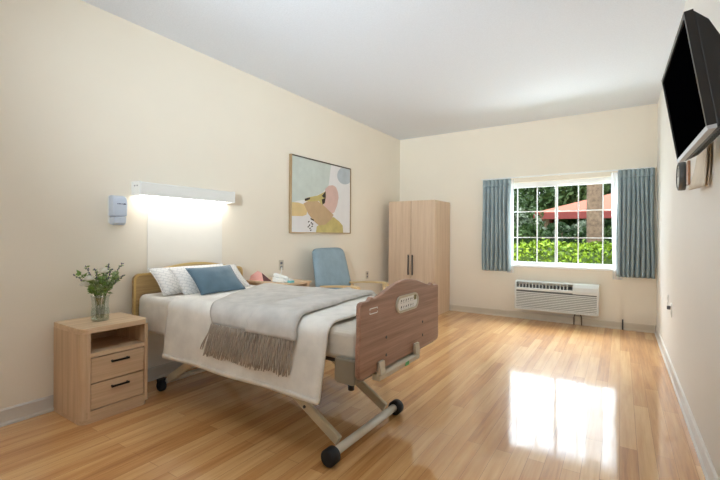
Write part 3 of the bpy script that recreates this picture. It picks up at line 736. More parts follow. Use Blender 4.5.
# mattress (with fitted sheet)
mt = thing('mattress', 'mattress in white fitted sheet on the hospital bed', 'mattress', (-2.1, 2.13, 0.55))
MZ0, MZ1 = 0.549, 0.718
part('mattress_body', MB().box(-3.142, -1.112, 1.668, 2.612, MZ0, MZ1), M['mattress'], mt, bevel=0.035, seg=4)
def sheet_prof():
    p = [(1.648, 0.462), (1.650, 0.50), (1.650, 0.66)] + [(1.692 + 0.042 * math.cos(a), 0.684 + 0.042 * math.sin(a)) for a in (PI, PI * .875, PI * .75, PI * .625, PI / 2)]
    q = [(4.28 - a, b) for a, b in reversed(p)]
    return p + q
def profile_sampler(pts):
    L = [0.0]
    for a, b in zip(pts, pts[1:]): L.append(L[-1] + math.hypot(b[0] - a[0], b[1] - a[1]))
    def S(s):
        s = min(max(s, 0), L[-1])
        for i in range(len(pts) - 1):
            if s <= L[i + 1] + 1e-9:
                f = (s - L[i]) / max(1e-9, L[i + 1] - L[i])
                return (pts[i][0] + (pts[i + 1][0] - pts[i][0]) * f, pts[i][1] + (pts[i + 1][1] - pts[i][1]) * f)
    return S, L[-1]
S1, L1 = profile_sampler(sheet_prof())
def shp(u, v):
    y, z = S1(v * L1); x = -3.135 + u * 0.75
    n_ = noise.noise((x * 5, y * 4, z * 3)) * 0.005
    return (x, y + (n_ if z < 0.65 and y > 2 else -n_ if z < 0.65 else 0), z + (n_ if z > 0.7 else 0))
part('fitted_sheet', MB().grid(shp, 30, 70), M['sheet'], mt, solid=0.004, fixn=False)

# duvet
def duv_prof(o=0.0):
    p = [(1.604 - o, 0.335 + 0.0), (1.612 - o, 0.45), (1.622 - o, 0.58), (1.628 - o, 0.655)]
    cx_, cz_, rr = 1.706, 0.665, 0.078 + o
    p += [(cx_ + rr * math.cos(a), cz_ + rr * math.sin(a)) for a in [PI - PI / 2 * k / 8 for k in range(9)]]
    q = [(4.28 - a, b) for a, b in reversed(p)]
    return p + [(1.9, 0.743 + o), (2.14, 0.746 + o), (2.38, 0.743 + o)] + q
S2, L2 = profile_sampler(duv_prof())
def wrinkle(x, y, z, k=1.0):
    return k * (0.010 * noise.noise((x * 2.2, y * 2.2, z * 1.3 + 3)) + 0.004 * noise.noise((x * 7, y * 6, z * 4)))
DX0, DX1 = -2.712, -1.268
def duv(u, v, S=S2, L=L2):
    y, z = S(v * L); x = DX0 + u * (DX1 - DX0)
    w = wrinkle(x, y, z)
    drape = max(0.0, min(1.0, (0.66 - z) / 0.33))
    if y < 2.13 and drape > 0: y -= 0.012 * drape * (0.6 + 0.6 * math.sin(9 * x + 1.0)); 
    elif drape > 0: y += 0.008 * drape * (0.6 + 0.6 * math.sin(9 * x))
    if drape > 0: x += 0.012 * drape * (1 - u) * (1 if y < 2.1 else 0) - 0.02 * drape * u
    if z > 0.70: z += w
    return (x, y, z)
dv = thing('duvet', 'white duvet spread over the bed and hanging down its near side', 'duvet', (-2.0, 2.13, 0.74))
part('cover', MB().grid(duv, 60, 90), M['duvet'], dv, solid=0.012, fixn=False)
def hem(u, v):
    p0 = duv(u, 0.0)
    return (p0[0], p0[1] - 0.0065 - 0.001 * math.sin(PI * v), p0[2] - 0.004 + 0.03 * v)
part('hem', MB().grid(hem, 60, 2), M['duvet'], dv, solid=0.003, fixn=False)

# throw with tassels
OFF = 0.014
S3, L3 = profile_sampler(duv_prof(OFF))
def s_at_z(zt):
    s = 0
    while S3(s)[1] < zt: s += 0.002
    return s
s0 = s_at_z(0.632); s1 = L3 - s_at_z(0.50)
def thr_pt(x, s, extra=0.0):
    y, z = S3(s)
    y2, z2 = S3(min(s + 0.01, L3)); ny, nz_ = -(z2 - z), (y2 - y); l = math.hypot(ny, nz_) or 1; ny /= l; nz_ /= l
    w = wrinkle(x, y, z) if z > 0.70 else 0
    e = extra + 0.006 * (0.5 + noise.noise((x * 6, s * 3, 1.0)))
    drape = max(0.0, min(1.0, (0.66 - z) / 0.33))
    if y < 2.13: y -= 0.02 * drape
    else: y += 0.02 * drape
    return (x, y + ny * e, z + nz_ * e + w)
def xl(s): return -2.205 - 0.53 * max(s - s0 - 0.05, -0.35) * 1.0
def xr(s): return -1.47 - 0.12 * (s - s0)
def xm(s): return -1.84 + 0.07 * (s - s0) + 0.05 * math.sin(4 * (s - s0))
tw = thing('throw_blanket', 'folded grey wool throw with long fringe lying across the duvet', 'blanket', (-1.9, 2.13, 0.76))
part('cloth', MB().grid(lambda u, v: thr_pt(xl(s0 + (s1 - s0) * v) + (xr(s0 + (s1 - s0) * v) - 0.006 - xl(s0 + (s1 - s0) * v)) * u, s0 + (s1 - s0) * v), 40, 70), M['throw'], tw, solid=0.006, fixn=False)
def fold(u, v):
    s = s0 + (s1 - s0) * v; a = xm(s); b = xr(s)
    # the upper layer, rolled down over its outer edge
    if u < 0.9:
        q = u / 0.9; e = 0.018 + 0.004 * q ** 3 + 0.010 * math.exp(-q * 14)
        return thr_pt(a + (b - a) * q, s, e)
    q = (u - 0.9) / 0.1; ang = q * PI
    return thr_pt(b + 0.014 * math.sin(ang), s, 0.022 * (0.5 + 0.5 * math.cos(ang)) - 0.003 * q)
part('folded_layer', MB().grid(fold, 40, 70), M['throw'], tw, solid=0.009, fixn=False)
NT = 72
for k in range(NT):
    f = (k + 0.5) / NT
    xt = xl(s0) + (xr(s0) - xl(s0)) * f; up = f > 0.5
    L_ = random.uniform(0.185, 0.21) if f > 0.03 else 0.17
    y0_ = thr_pt(xt, s0, 0.006)[1] - (0.004 if f > 0.5 else 0.0)
    slant = -0.085 * (1 - f) - 0.015 * f
    pts = []
    for q in range(7):
        t_ = q / 6
        z = 0.634 - L_ * t_
        pts.append((xt + slant * t_ + 0.004 * math.sin(6 * t_ + k * 1.7), y0_ - 0.004 - 0.018 * t_ + 0.003 * math.sin(5 * t_ + k), z))
    part('tassel', MB().tube(pts, [0.0042, 0.0052, 0.0038, 0.0042, 0.004, 0.0042, 0.0028], 6), M['fringe'], tw)

# pillows
def pillow_mb(w, h, t, n=22, pinch=0.05, lump=0.006, seed=0):
    mb = MB()
    def P(sgn):
        def F(u, v):
            a = 2 * u - 1; b = 2 * v - 1
            e = (1 - abs(a) ** 2.6) * (1 - abs(b) ** 2.6)
            z = sgn * t / 2 * max(e, 0) ** 0.55
            px = a * w / 2 * (1 - pinch * (1 - b * b) * 0.9 ); py = b * h / 2 * (1 - pinch * (1 - a * a))
            z += lump * noise.noise((a * 2.2 + seed, b * 2.2, sgn)) * max(e, 0)
            return (px, py, z)
        return F
    mb.grid(P(1), n, n); mb.grid(P(-1), n, n)
    return mb
def lean(center, tilt, yaw=0, roll=0):
    # local x -> room +y, local y -> up the slope, local z -> outward (+x)
    base = Matrix(((0, 0, 1, 0), (1, 0, 0, 0), (0, 1, 0, 0), (0, 0, 0, 1)))
    return Matrix.Translation(center) @ Matrix.Rotation(yaw, 4, 'Z') @ Matrix.Rotation(-tilt, 4, 'Y') @ base @ Matrix.Rotation(roll, 4, 'Z')
def pillow(name, label, cat, mat, w, h, t, c, tilt, yaw=0, roll=0, seed=0, pinch=0.05, piping=None):
    root = bpy.data.objects.new(name, None); COL.objects.link(root); root.empty_display_size = 0.1
    root.matrix_world = lean(c, tilt, yaw, roll); tag(root, label, cat)
    local('pillow_body', pillow_mb(w, h, t, seed=seed, pinch=pinch), mat, root, weld=True)
    # stitched seam round the edge
    pts = []
    N = 48
    for k in range(N + 1):
        q = k / N * 4; i = int(q) % 4; f = q - int(q)
        a, b = [(-1 + 2 * f, -1), (1, -1 + 2 * f), (1 - 2 * f, 1), (-1, 1 - 2 * f)][i]
        pts.append((a * w / 2 * (1 - pinch * (1 - b * b) * 0.9), b * h / 2 * (1 - pinch * (1 - a * a)), 0))
    local('seam', MB().tube(pts, 0.0035, 6, closed_caps=False), mat, root)
    return root
pillow('pillow', 'white patterned pillow leaning on the headboard, rear of the two', 'pillow', M['pillow'], 0.70, 0.285, 0.10, (-3.0, 2.05, 0.835), math.radians(48), 0, 0, 1)
pillow('pillow', 'white patterned pillow in front of the other, behind the blue cushion', 'pillow', M['pillow'], 0.64, 0.285, 0.10, (-2.83, 2.085, 0.838), math.radians(49), 0, 0, 5)
pillow('cushion', 'slate blue lumbar cushion leaning on the white pillows', 'cushion', M['blue_velvet'], 0.41, 0.27, 0.085, (-2.672, 2.01, 0.850), math.radians(47), 0, 0, 9, 0.06)

# ------------------------------------------------------------------ side table beyond the bed, with phone etc.
tb = thing('side_table', 'wooden side table standing between the bed and the armchair', 'side table', (-2.88, 2.92, 0))
part('table_top', MB().box(-3.21, -2.64, 2.765, 3.13, 0.715, 0.738), M['oak_top'], tb, bevel=0.004)
for (x, y) in ((-3.17, 2.795), (-2.67, 2.795), (-3.17, 3.10), (-2.67, 3.10)):
    part('leg', MB().prism(rrect(x - 0.017, x + 0.017, y - 0.017, y + 0.017, 0.006, 2), 'z', 0.0, 0.715), M['oak'], tb)
part('apron', MB().box(-3.153, -2.687, 2.787, 2.803, 0.655, 0.715), M['oak_x'], tb)
part('apron', MB().box(-3.153, -2.687, 3.092, 3.108, 0.655, 0.715), M['oak_x'], tb)
TZ = 0.7385
ph_ = thing('telephone', 'white telephone with handset on the side table beyond the bed', 'telephone', (-2.78, 2.85, TZ))
part('phone_base', MB().prism([(-2.87, TZ), (-2.70, TZ), (-2.70, TZ + 0.025), (-2.87, TZ + 0.05)], 'y', 2.80, 2.93), M['white'], ph_, bevel=0.008, seg=3)
part('handset', MB().tube([(-2.875, 2.84, TZ + 0.066), (-2.85, 2.84, TZ + 0.068), (-2.79, 2.84, TZ + 0.062), (-2.72, 2.84, TZ + 0.045), (-2.695, 2.84, TZ + 0.036)], [0.018, 0.020, 0.013, 0.018, 0.016], 10), M['white'], ph_)
cdm = MB().tube(bez((XL + 0.012, 3.287, 0.838), (XL + 0.05, 3.25, 0.70), (-3.12, 3.06, 0.745), 8) + bez((-3.12, 3.06, 0.745), (-3.0, 2.99, 0.742), (-2.90, 2.935, 0.748), 6)[1:], 0.005, 6)
tag(build('phone_cord', cdm, M['white'], org=(XL + 0.012, 3.287, 0.838)), 'thin white cord from the wall outlet down to the telephone', 'cord')
pk = thing('folded_card', 'pink and maroon folded card standing on the side table by the pillows', 'card', (-3.07, 2.80, TZ))
part('front_leaf', MB().prism([(-3.19, TZ), (-2.985, TZ), (-3.01, TZ + 0.08), (-3.07, TZ + 0.098), (-3.17, TZ + 0.045)], 'y', 2.795, 2.800), M['pink'], pk)
part('back_leaf', MB().add([(-2.985, 2.797, TZ), (-2.92, 2.845, TZ), (-3.01, 2.799, TZ + 0.08), (-2.982, 2.793, TZ), (-2.917, 2.841, TZ), (-3.007, 2.795, TZ + 0.08)], [(0, 1, 2), (5, 4, 3), (0, 3, 4, 1), (1, 4, 5, 2), (2, 5, 3, 0)]), M['maroon'], pk)['label'] = 'dark maroon side'
tl = thing('tissue_pack', 'small teal and white packet beside the telephone', 'packet', (-2.63, 2.86, TZ))
part('packet_body', MB().box(-2.70, -2.65, 2.835, 2.885, TZ, TZ + 0.022), M['teal'], tl, bevel=0.006, seg=3)
part('packet_flap', MB().box(-2.69, -2.66, 2.84, 2.88, TZ + 0.0225, TZ + 0.026), M['white'], tl, bevel=0.002)

# ------------------------------------------------------------------ armchair
ch = thing('armchair', 'dusty blue high back armchair with pale wooden arms beyond the bed', 'armchair', (-2.72, 3.97, 0))
def back_pt(sgn):
    def F(u, v):
        a = 2 * u - 1; b = 2 * v - 1
        wt = 0.36 - 0.055 * v
        e = max(0, (1 - abs(a) ** 7) * (1 - abs(b) ** 9)) ** 0.4
        dep = 0.05 * e * sgn
        z = 0.44 + v * 0.605 - 0.02 * abs(a) ** 6 * (1 if v > 0.9 else 0)
        x = -2.955 - 0.13 * v + dep + (0.012 * math.sin(PI * v) * (1 - a * a) if sgn > 0 else 0)
        return (x, 3.97 + a * wt * (1 - 0.05 * max(0, b) ** 14), z)
    return F
part('backrest', MB().grid(back_pt(1), 24, 24).grid(back_pt(-1), 24, 24), M['chair_blue'], ch, weld=True)
part('seat', MB().box(-2.96, -2.42, 3.70, 4.24, 0.36, 0.475), M['chair_blue'], ch, bevel=0.03, seg=3)
for s in (-1, 1):
    y = 3.97 + s * 0.29
    xo = 0.03 if s > 0 else 0.0
    armp = [(-3.03 + xo, 0.600), (-2.9 + xo, 0.610), (-2.75 + xo, 0.624), (-2.6 + xo, 0.632), (-2.48 + xo, 0.634), (-2.435 + xo, 0.628), (-2.412 + xo, 0.60), (-2.415 + xo, 0.582)]
    lo = [(x, z - 0.024) for x, z in armp[:5]] + [(-2.452 + xo, 0.592), (-2.432 + xo, 0.58)]
    a_ = part('arm', MB().prism(armp + lo[::-1], 'y', y - 0.03, y + 0.03), M['arm'], ch, bevel=0.006)
    part('leg', MB().tube([(-2.47 + xo, y, 0.599), (-2.45 + xo, y, 0.45), (-2.455 + xo, y, 0.0)], [0.021, 0.021, 0.017], 10), M['arm'], ch)
    part('leg', MB().tube([(-2.94 + xo, y, 0.575), (-2.97 + xo, y, 0.40), (-3.03 + xo, y, 0.0)], [0.021, 0.021, 0.017], 10), M['arm'], ch)
    part('side_rail', MB().box(-2.95 + xo, -2.46 + xo, y - 0.012, y + 0.012, 0.37, 0.43), M['arm'], ch, bevel=0.003)

# ------------------------------------------------------------------ wardrobe
wx0, wx1, wy0, wy1, wz = -3.082, -2.304, 5.53, 6.155, 1.738
wd = thing('wardrobe', 'tall light oak two door wardrobe in the far left corner', 'wardrobe', (-2.69, 5.84, 0))
part('side_panel', MB().box(wx0, wx0 + 0.02, wy0 + 0.02, wy1, 0.06, wz - 0.022), M['ward'], wd)
part('side_panel', MB().box(wx1 - 0.02, wx1, wy0 + 0.02, wy1, 0.06, wz - 0.022), M['ward'], wd)
part('top_panel', MB().box(wx0, wx1, wy0 + 0.02, wy1, wz - 0.022, wz), M['ward'], wd)
part('back_panel', MB().box(wx0 + 0.02, wx1 - 0.02, wy1 - 0.012, wy1, 0.06, wz - 0.022), M['ward'], wd)
part('plinth', MB().box(wx0, wx1, wy0 + 0.02, wy1, 0.0, 0.06), M['ward'], wd)
mx_ = (wx0 + wx1) / 2
for (a, b, hxx) in ((wx0, mx_ - 0.003, mx_ - 0.034), (mx_ + 0.003, wx1, mx_ + 0.034)):
    d = part('door', MB().box(a, b, wy0, wy0 + 0.018, 0.06, wz), M['ward'], wd, bevel=0.002)
    hdl = MB().box(hxx - 0.009, hxx + 0.009, wy0 - 0.028, wy0 - 0.016, 0.60, 0.91).box(hxx - 0.005, hxx + 0.005, wy0 - 0.016, wy0, 0.62, 0.635).box(hxx - 0.005, hxx + 0.005, wy0 - 0.016, wy0, 0.875, 0.89)
    part('handle', hdl, M['dark_steel'], d)['label'] = 'dark grey bar handle'

# ------------------------------------------------------------------ television on the right wall
tvc = Vector((0.2125, 2.14, 1.778))
tv = bpy.data.objects.new('television', None); COL.objects.link(tv); tv.empty_display_size = 0.1
tag(tv, 'black flat television tilted down on a bracket on the right wall', 'television')
tilt = math.radians(8.8)
# local frame: x = screen normal (out of the screen), y = along the wall away from camera, z = up the screen
tv.matrix_world = Matrix.Translation(tvc) @ Matrix.Rotation(math.radians(1.0), 4, 'Z') @ Matrix.Rotation(PI, 4, 'Z') @ Matrix.Rotation(tilt, 4, 'Y')
W2, H2 = 0.362, 0.212
local('screen', MB().box(-0.004, 0.0, -W2 + 0.016, W2 - 0.016, -H2 + 0.013, H2 - 0.016), M['screen'], tv)['label'] = 'dark switched off screen'
bz = MB().box(-0.02, 0.006, -W2, W2, H2 - 0.016, H2).box(-0.02, 0.006, -W2, -W2 + 0.016, -H2 + 0.013, H2 - 0.016).box(-0.02, 0.006, W2 - 0.016, W2, -H2 + 0.013, H2 - 0.016)
local('bezel', bz, M['tv_black'], tv)
local('lower_bezel', MB().prism([(-0.02, -H2), (0.004, -H2), (0.008, -H2 + 0.013), (-0.02, -H2 + 0.013)], 'y', -W2, W2), M['tv_silver'], tv)['label'] = 'silver strip along the bottom'
bp = [(-0.02, -H2 + 0.001), (-0.078, -H2 + 0.0205), (-0.088, -H2 + 0.06), (-0.088, H2 - 0.16), (-0.055, H2 - 0.05), (-0.02, H2 - 0.002)]
local('back_shell', MB().prism(bp, 'y', -W2 + 0.003, W2 - 0.003), M['tv_black'], tv, bevel=0.004)
sp = local('speaker_panel', MB().add([(-0.022, -W2 + 0.02, -H2 - 0.0008), (-0.076, -W2 + 0.02, -H2 + 0.0180), (-0.076, W2 - 0.02, -H2 + 0.0180), (-0.022, W2 - 0.02, -H2 - 0.0008)], [(0, 1, 2, 3)]), M['tv_grey'], tv, solid=0.002)
for k in range(16):
    y = -W2 + 0.06 + k * 0.04
    local('vent_slot', MB().add([(-0.032, y, -H2 + 0.0005), (-0.066, y, -H2 + 0.0125), (-0.066, y + 0.016, -H2 + 0.0125), (-0.032, y + 0.016, -H2 + 0.0005)], [(0, 1, 2, 3)]), M['tv_black'], sp, solid=0.002).location = (0, 0, -0.0015)
br = MB().box(-0.102, -0.088, -0.12, 0.12, -0.05, 0.09)
local('mount_plate', br, M['black_metal'], tv)
local('mount_arm', MB().box(-0.150, -0.102, -0.05, 0.05, 0.0, 0.05), M['black_metal'], tv)
cab = MB().tube(bez((0.325, 1.95, 1.63), (0.345, 1.86, 1.50), (0.352, 1.78, 1.62), 10), 0.005, 8)
tag(build('television_cable', cab, M['rubber'], org=(0.325, 1.95, 1.63)), 'black cable looping below the back of the television', 'cable')
# wall clock and paper below the television
ck = thing('wall_clock', 'small round dark rimmed disc on the right wall just below the television', 'clock', (XR, 3.55, 1.62))
part('clock_case', MB().lathe([(0.0, 0.0), (0.10, 0.0), (0.102, -0.02), (0.10, -0.038), (0.086, -0.042), (0.084, -0.036)], (XR, 3.60, 1.632), 32, axis='x'), M['dark_steel'], ck)
part('clock_face', MB().lathe([(0.0, -0.035), (0.085, -0.035)], (XR, 3.60, 1.632), 32, axis='x'), M['white'], ck)
part('clock_hand', MB().box(XR - 0.038, XR - 0.0365, 3.597, 3.603, 1.632, 1.69), M['rubber'], ck)
part('clock_hand', MB().box(XR - 0.038, XR - 0.0365, 3.60, 3.64, 1.629, 1.635), M['rubber'], ck)
tag(build('wooden_plaque', MB().box(XR - 0.014, XR, 3.33, 3.40, 1.545, 1.70), M['fb_edge'], org=(XR, 3.36, 1.60), bevel=0.003), 'small brown wooden strip on the right wall beside the round disc', 'plaque')
pp = thing('paper_sheets', 'cream paper sheets hanging loosely on the right wall below the television', 'paper', (XR, 2.75, 1.6))
for k, (dx, sk) in enumerate(((0.0, 0.0), (0.008, 0.03), (0.016, -0.02))):
    def P(u, v, dx=dx, sk=sk):
        y = 2.58 + u * 0.30 + sk * (1 - v); z = 1.455 + 0.012 * u + v * 0.25
        return (XR - 0.006 - dx - 0.03 * (1 - v) ** 2 * (0.4 + u), y, z)
    part('sheet', MB().grid(P, 8, 8), M['leaf_paper'], pp, solid=0.0012, fixn=False)
part('clip', MB().box(XR - 0.03, XR, 2.68, 2.76, 1.70, 1.725), M['dark_steel'], pp)

# ------------------------------------------------------------------ added ceiling fill lights (out of frame, over the near half of the room)
def ceiling_fill_light(x, y, label):
    c = thing('ceiling_fill_light', label, 'added fill light', (x, y, H))
    part('pan', MB().box(x - 0.32, x + 0.32, y - 0.32, y + 0.32, H - 0.03, H), M['white_metal'], c, bevel=0.006)
    part('diffuser', MB().box(x - 0.295, x + 0.295, y - 0.295, y + 0.295, H - 0.085, H - 0.031), M['ceiling_fill_diffuser'], c, bevel=0.02)
ceiling_fill_light(-1.35, 0.75, 'added square fill light over the near end of the room')
ceiling_fill_light(-1.35, -1.2, 'added square fill light over the entrance end of the room')

def floor_fill_lamp(x, y, aim, watts, label):
    """added, unseen fill lamp on a stand, whose reflector head is tilted up towards the ceiling"""
    c = thing('floor_fill_lamp', label, 'added fill lamp', (x, y, 0))
    hz = 1.75
    part('base', MB().lathe([(0.0, 0.0), (0.15, 0.0), (0.15, 0.015), (0.03, 0.03), (0.0, 0.03)], (x, y, 0), 28), M['white_metal'], c)
    part('pole', MB().tube([(x, y, 0.03), (x, y, hz - 0.09)], 0.013, 12), M['white_metal'], c)
    d = (Vector(aim) - Vector((x, y, hz))).normalized()
    q = d.to_track_quat('Z', 'Y').to_matrix().to_4x4(); q.translation = (x, y, hz)
    part('reflector_head', MB().lathe([(0.0, -0.09), (0.07, -0.085), (0.16, -0.02), (0.215, 0.09), (0.208, 0.09), (0.152, -0.012), (0.0, -0.012)], n=32).xf(q), M['white_metal'], c)
    part('bulb', MB().lathe([(0.0, 0.01), (0.12, 0.01), (0.10, 0.03), (0.0, 0.035)], n=28).xf(q), M['fill_uplight'], c)
    la = bpy.data.lights.new('fill_beam', 'AREA'); la.shape = 'DISK'; la.size = 0.36; la.energy = watts; la.spread = math.radians(LAMP_SPREAD); la.color = LAMP_COL
    lo = bpy.data.objects.new('fill_beam', la); COL.objects.link(lo); lo.parent = c
    m = d.to_track_quat('-Z', 'Y').to_matrix().to_4x4(); m.translation = Vector((0, 0, hz)) + d * 0.10
    lo.matrix_local = m
LAMP_SPREAD = 60; LAMP_COL = (0.78, 0.905, 1.0)  # both stands are added out of frame to brighten walls and ceiling
floor_fill_lamp(-0.45, -1.5, (-3.1, 5.0, 2.95), 27, 'added white standing fill lamp with its head tilted up at the ceiling, near the right wall')
floor_fill_lamp(-2.3, -1.5, (0.1, 5.0, 3.1), 15, 'added white standing fill lamp with its head tilted up at the ceiling, near the left wall')

# ------------------------------------------------------------------ outdoors
struct('ground', MB().box(-30, 30, YB + TH, 60, -0.35, -0.15), M['lawn'])
struct('trim_3', MB().box(XL - 1, XR + 1, YB + TH, YB + TH + 0.74, 2.98, 3.06), M['concrete'])      # eave over the window
def leaves(mb, pts, size, up=0.3):
    for p in pts:
        d = Vector((random.gauss(0, 1), random.gauss(0, 1) - 0.3, random.gauss(up, 0.8))).normalized()
        s = d.cross(Vector((random.gauss(0, 1), random.gauss(0, 1), random.gauss(0, 1)))).normalized()
        L = size * random.uniform(0.7, 1.35); w = L * 0.55; p = Vector(p)
        mb.add([p - d * L / 2, p + s * w / 2, p + d * L / 2, p - s * w / 2], [(0, 1, 2, 3)])
hd = thing('hedge', 'bright yellow green clipped hedge just outside the window', 'hedge', (-1.0, 8.8, -0.15))
hc = MB()
def hP(u, v):
    x = -5 + 9 * u; a = v * PI
    return (x, 8.9 - 0.42 * math.cos(a) * (1 + .1 * noise.noise((x * 2, v, 0))), -0.15 + (1.14 + 0.09 * noise.noise((x * 1.3, 2, 0)) ) * max(0.0, math.sin(a)) ** 0.35)
hc.grid(hP, 60, 14)
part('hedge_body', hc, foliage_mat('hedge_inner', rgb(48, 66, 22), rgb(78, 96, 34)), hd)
pts = []
for k in range(9000):
    u = random.random(); v = random.random() ** 0.8 * 0.75
    x, y, z = hP(u, v); pts.append((x + random.gauss(0, .03), y + random.gauss(-.03, .05), z + random.gauss(0.02, .05)))
lm = MB(); leaves(lm, pts, 0.085)
part('hedge_leaves', lm, M['hedge'], hd, fixn=False)['kind'] = 'stuff'
# trunk
tr = thing('pine_tree', 'thick bare brown tree trunk standing behind the hedge', 'tree', (-0.44, 9.8, -0.15))
def tP(u, v):
    a = 2 * PI * u; z = -0.15 + 7.6 * v; rr = 0.165 - 0.05 * v + 0.07 * math.exp(-v * 14) + 0.012 * noise.noise((math.cos(a) * 3, math.sin(a) * 3, z * 3))
    return (-0.44 + rr * math.cos(a) - 0.04 * z * 0.3, 9.8 + rr * math.sin(a), z)
part('trunk', MB().grid(tP, 20, 60), M['bark'], tr, weld=True)
cr = MB(); pts = []
for k in range(2500):
    v = Vector((random.gauss(0, 1), random.gauss(0, 1), random.gauss(0, 1))).normalized() * random.uniform(0.5, 1)
    pts.append((-0.5 + v.x * 1.8, 9.9 + v.y * 1.8, 8.0 + v.z * 1.2))
leaves(cr, pts, 0.22); part('crown', cr, M['tree_a'], tr, fixn=False)
# pavilion
pv = thing('pavilion', 'garden pavilion with coral red hipped roof beyond the hedge', 'pavilion', (0.6, 25, -0.2))
ez = 2.34
ap0, ap1 = (0.2, 25.6, 3.72), (1.4, 25.6, 3.72)
c0, c1, c2, c3 = (-3.75, 22, ez + 0.08), (5.3, 22, ez + 0.08), (5.3, 29, ez + 0.08), (-3.75, 29, ez + 0.08)
part('roof', MB().add([c0, c1, c2, c3, ap0, ap1], [(0, 1, 5, 4), (1, 2, 5), (2, 3, 4, 5), (3, 0, 4), (3, 2, 1, 0)]), M['roof'], pv)
part('fascia', MB().box(-3.75, 5.3, 21.94, 22.0, ez - 0.26, ez + 0.08).box(-3.75, -3.69, 22.0, 29, ez - 0.26, ez + 0.08).box(5.24, 5.3, 22.0, 29, ez - 0.26, ez + 0.08), M['fascia'], pv)
for (x, y) in ((-3.2, 22.5), (-1.2, 22.5), (1.3, 22.5), (4.6, 22.5), (-3.2, 28.4), (4.6, 28.4)):
    part('post', MB().box(x - 0.11, x + 0.11, y - 0.11, y + 0.11, -0.2, ez - 0.0), M['bark'], pv)
# trees and shrubs
def tree(name, x, y, rx, rz, zc, mat, label, cat, nl, size, seed):
    random.seed(seed)
    t_ = thing(name, label, cat, (x, y, -0.15))
    part('trunk', MB().tube([(x, y, -0.15), (x + 0.05, y, zc * 0.6), (x, y, zc)], [0.13, 0.10, 0.06], 9), M['bark'], t_)
    mb = MB(); pts = []
    blobs = [(Vector((random.gauss(0, .45), random.gauss(0, .35), random.gauss(0, .45))), random.uniform(.45, .72)) for _ in range(9)]
    while len(pts) < nl:
        b, r_ = random.choice(blobs)
        v = Vector((random.gauss(0, 1), random.gauss(0, 1), random.gauss(0, 1))).normalized() * random.uniform(0.75, 1.0) * r_ + b
        if v.length > 1.25: continue
        z = zc + v.z * rz
        if z < -0.1: continue
        pts.append((x + v.x * rx, y + v.y * rx * 0.8, z))
    leaves(mb, pts, size)
    part('crown', mb, mat, t_, fixn=False)
T = [('tree', -9.5, 31, 3.4, 2.9, 2.9, 'tree_a', 'dark tree seen farthest left through the window'),
     ('tree', -5.4, 33, 3.2, 3.0, 3.1, 'tree_b', 'leafy green tree rising left behind the pavilion'),
     ('tree', -3.5, 30.5, 2.6, 2.6, 2.9, 'tree_b', 'mid green tree between the two darker ones behind the pavilion'),
     ('tree', -1.6, 34, 3.2, 3.0, 3.2, 'tree_a', 'dark leafy tree behind the middle of the pavilion roof'),
     ('shrub', -4.9, 32.0, 2.2, 1.7, 1.3, 'tree_a', 'dark shrub filling the gap behind the left pavilion post'),
     ('shrub', -0.7, 32.2, 2.4, 1.7, 1.3, 'tree_a', 'dark shrub seen below the pavilion roof near the pine trunk'),
     ('tree', 2.2, 34, 3.2, 3.0, 3.1, 'tree_b', 'green tree behind the right end of the pavilion'),
     ('tree', -3.05, 13.6, 0.95, 1.15, 1.45, 'tree_c', 'pale grey green bushy tree left of the pavilion'),
     ('tree', -4.3, 16.5, 1.5, 1.6, 1.6, 'tree_b', 'round green tree at the left edge of the window view'),
     ('shrub', -2.35, 11.2, 0.75, 0.72, 0.72, 'tree_b', 'green shrub behind the left end of the hedge'),
     ('shrub', -1.45, 13.0, 0.8, 0.75, 0.72, 'tree_a', 'dark shrub behind the hedge, left of the trunk'),
     ('shrub', -0.75, 15.2, 0.8, 0.85, 0.75, 'tree_c', 'pale shrub in front of the pavilion next to the trunk'),
     ('shrub', 0.35, 13.8, 0.9, 0.8, 0.75, 'tree_b', 'green shrub right of the tree trunk')]
for k, (n_, x, y, rx, rz, zc, m_, lab) in enumerate(T):
    tree(n_, x, y, rx, rz, zc, M[m_], lab, n_, 11000 if y > 25 else 4500, 0.36 if y > 25 else 0.15, 40 + k)

# ------------------------------------------------------------------ light
w = bpy.data.worlds.new('World'); sc.world = w; w.use_nodes = True
nt = w.node_tree; bg = nt.nodes['Background']
tcs = nt.nodes.new('ShaderNodeTexCoord'); sx = nt.nodes.new('ShaderNodeSeparateXYZ')
nt.links.new(tcs.outputs['Generated'], sx.inputs[0])
nt.links.new(ramp(nt, sx.outputs['Z'], [(0.0, (0.92, 0.95, 1.0, 1)), (0.55, (0.72, 0.84, 1.0, 1))]), bg.inputs['Color'])
bg.inputs['Strength'].default_value = 3.0
sun = bpy.data.lights.new('sun', 'SUN'); sun.energy = 4.0; sun.angle = 0.01; sun.color = (1, 0.95, 0.86)
so = bpy.data.objects.new('sun', sun); COL.objects.link(so)
so.location = (-2, 12, 12)
d = Vector((0.10, -0.325, -0.94)); so.rotation_euler = d.to_track_quat('-Z', 'Y').to_euler()
pl_ = bpy.data.lights.new('window_portal', 'AREA'); pl_.shape = 'RECTANGLE'; pl_.size = WX1 - WX0; pl_.size_y = WZ1 - WZ0
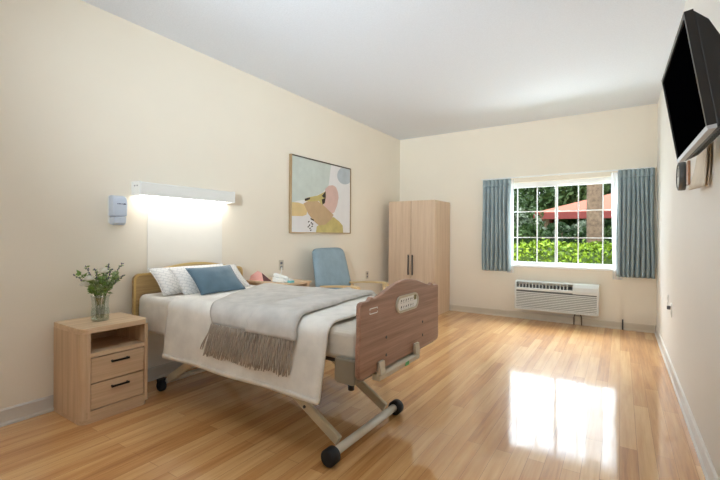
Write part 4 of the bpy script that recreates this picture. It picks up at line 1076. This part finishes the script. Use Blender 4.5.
pl_.cycles.is_portal = True
po = bpy.data.objects.new('window_portal', pl_); COL.objects.link(po)
po.location = ((WX0 + WX1) / 2, YB + TH + 0.01, (WZ0 + WZ1) / 2); po.rotation_euler = (-PI / 2, 0, 0)

def fill_area(name, loc, aim, sx_, sy_, watts):
    dl = bpy.data.lights.new(name, 'AREA'); dl.shape = 'RECTANGLE'; dl.size = sx_; dl.size_y = sy_; dl.energy = watts; dl.color = (0.86, 0.945, 1.0)
    do = bpy.data.objects.new(name, dl); COL.objects.link(do)
    do.location = loc; do.rotation_euler = (Vector(aim) - Vector(loc)).to_track_quat('-Z', 'Y').to_euler()
# added area fills outside the window, standing in for ground, sky and level daylight
fill_area('ground_fill', (-1.0, 7.95, 0.1), (-1.2, 4.2, 2.4), 3.2, 0.9, 170)
fill_area('sky_fill', (-0.72, 7.9, 3.3), (-1.0, 4.2, 0.0), 2.4, 1.0, 420)
fill_area('window_fill', ((WX0 + WX1) / 2, YB + TH + 0.06, (WZ0 + WZ1) / 2), ((WX0 + WX1) / 2, 0, (WZ0 + WZ1) / 2), 1.55, 1.05, 15)

# ------------------------------------------------------------------ camera
cam = bpy.data.cameras.new('camera'); co = bpy.data.objects.new('camera', cam); COL.objects.link(co)
cam.sensor_width = 36.0; cam.lens = 36.0 * 397.51 / 720.0; cam.clip_start = 0.02
co.location = (0, 0, 1.2)
co.matrix_world = Matrix.Translation((0, 0, 1.2)) @ Matrix.Rotation(0.5805015, 4, 'Z') @ Matrix.Rotation(PI / 2, 4, 'X') @ Matrix.Rotation(0.0052734, 4, 'Z')
cam.shift_y = -(240 - 235.566) / 720.0
sc.camera = co
sc.view_settings.view_transform = 'Standard'; sc.view_settings.look = 'None'; sc.view_settings.gamma = 1.0
sc.view_settings.use_curve_mapping = False; sc.view_settings.exposure = 0.0
sc.cycles.use_denoising = True; sc.cycles.max_bounces = 10; sc.cycles.diffuse_bounces = 6; sc.cycles.transparent_max_bounces = 16
sc.cycles.sample_clamp_indirect = 8.0
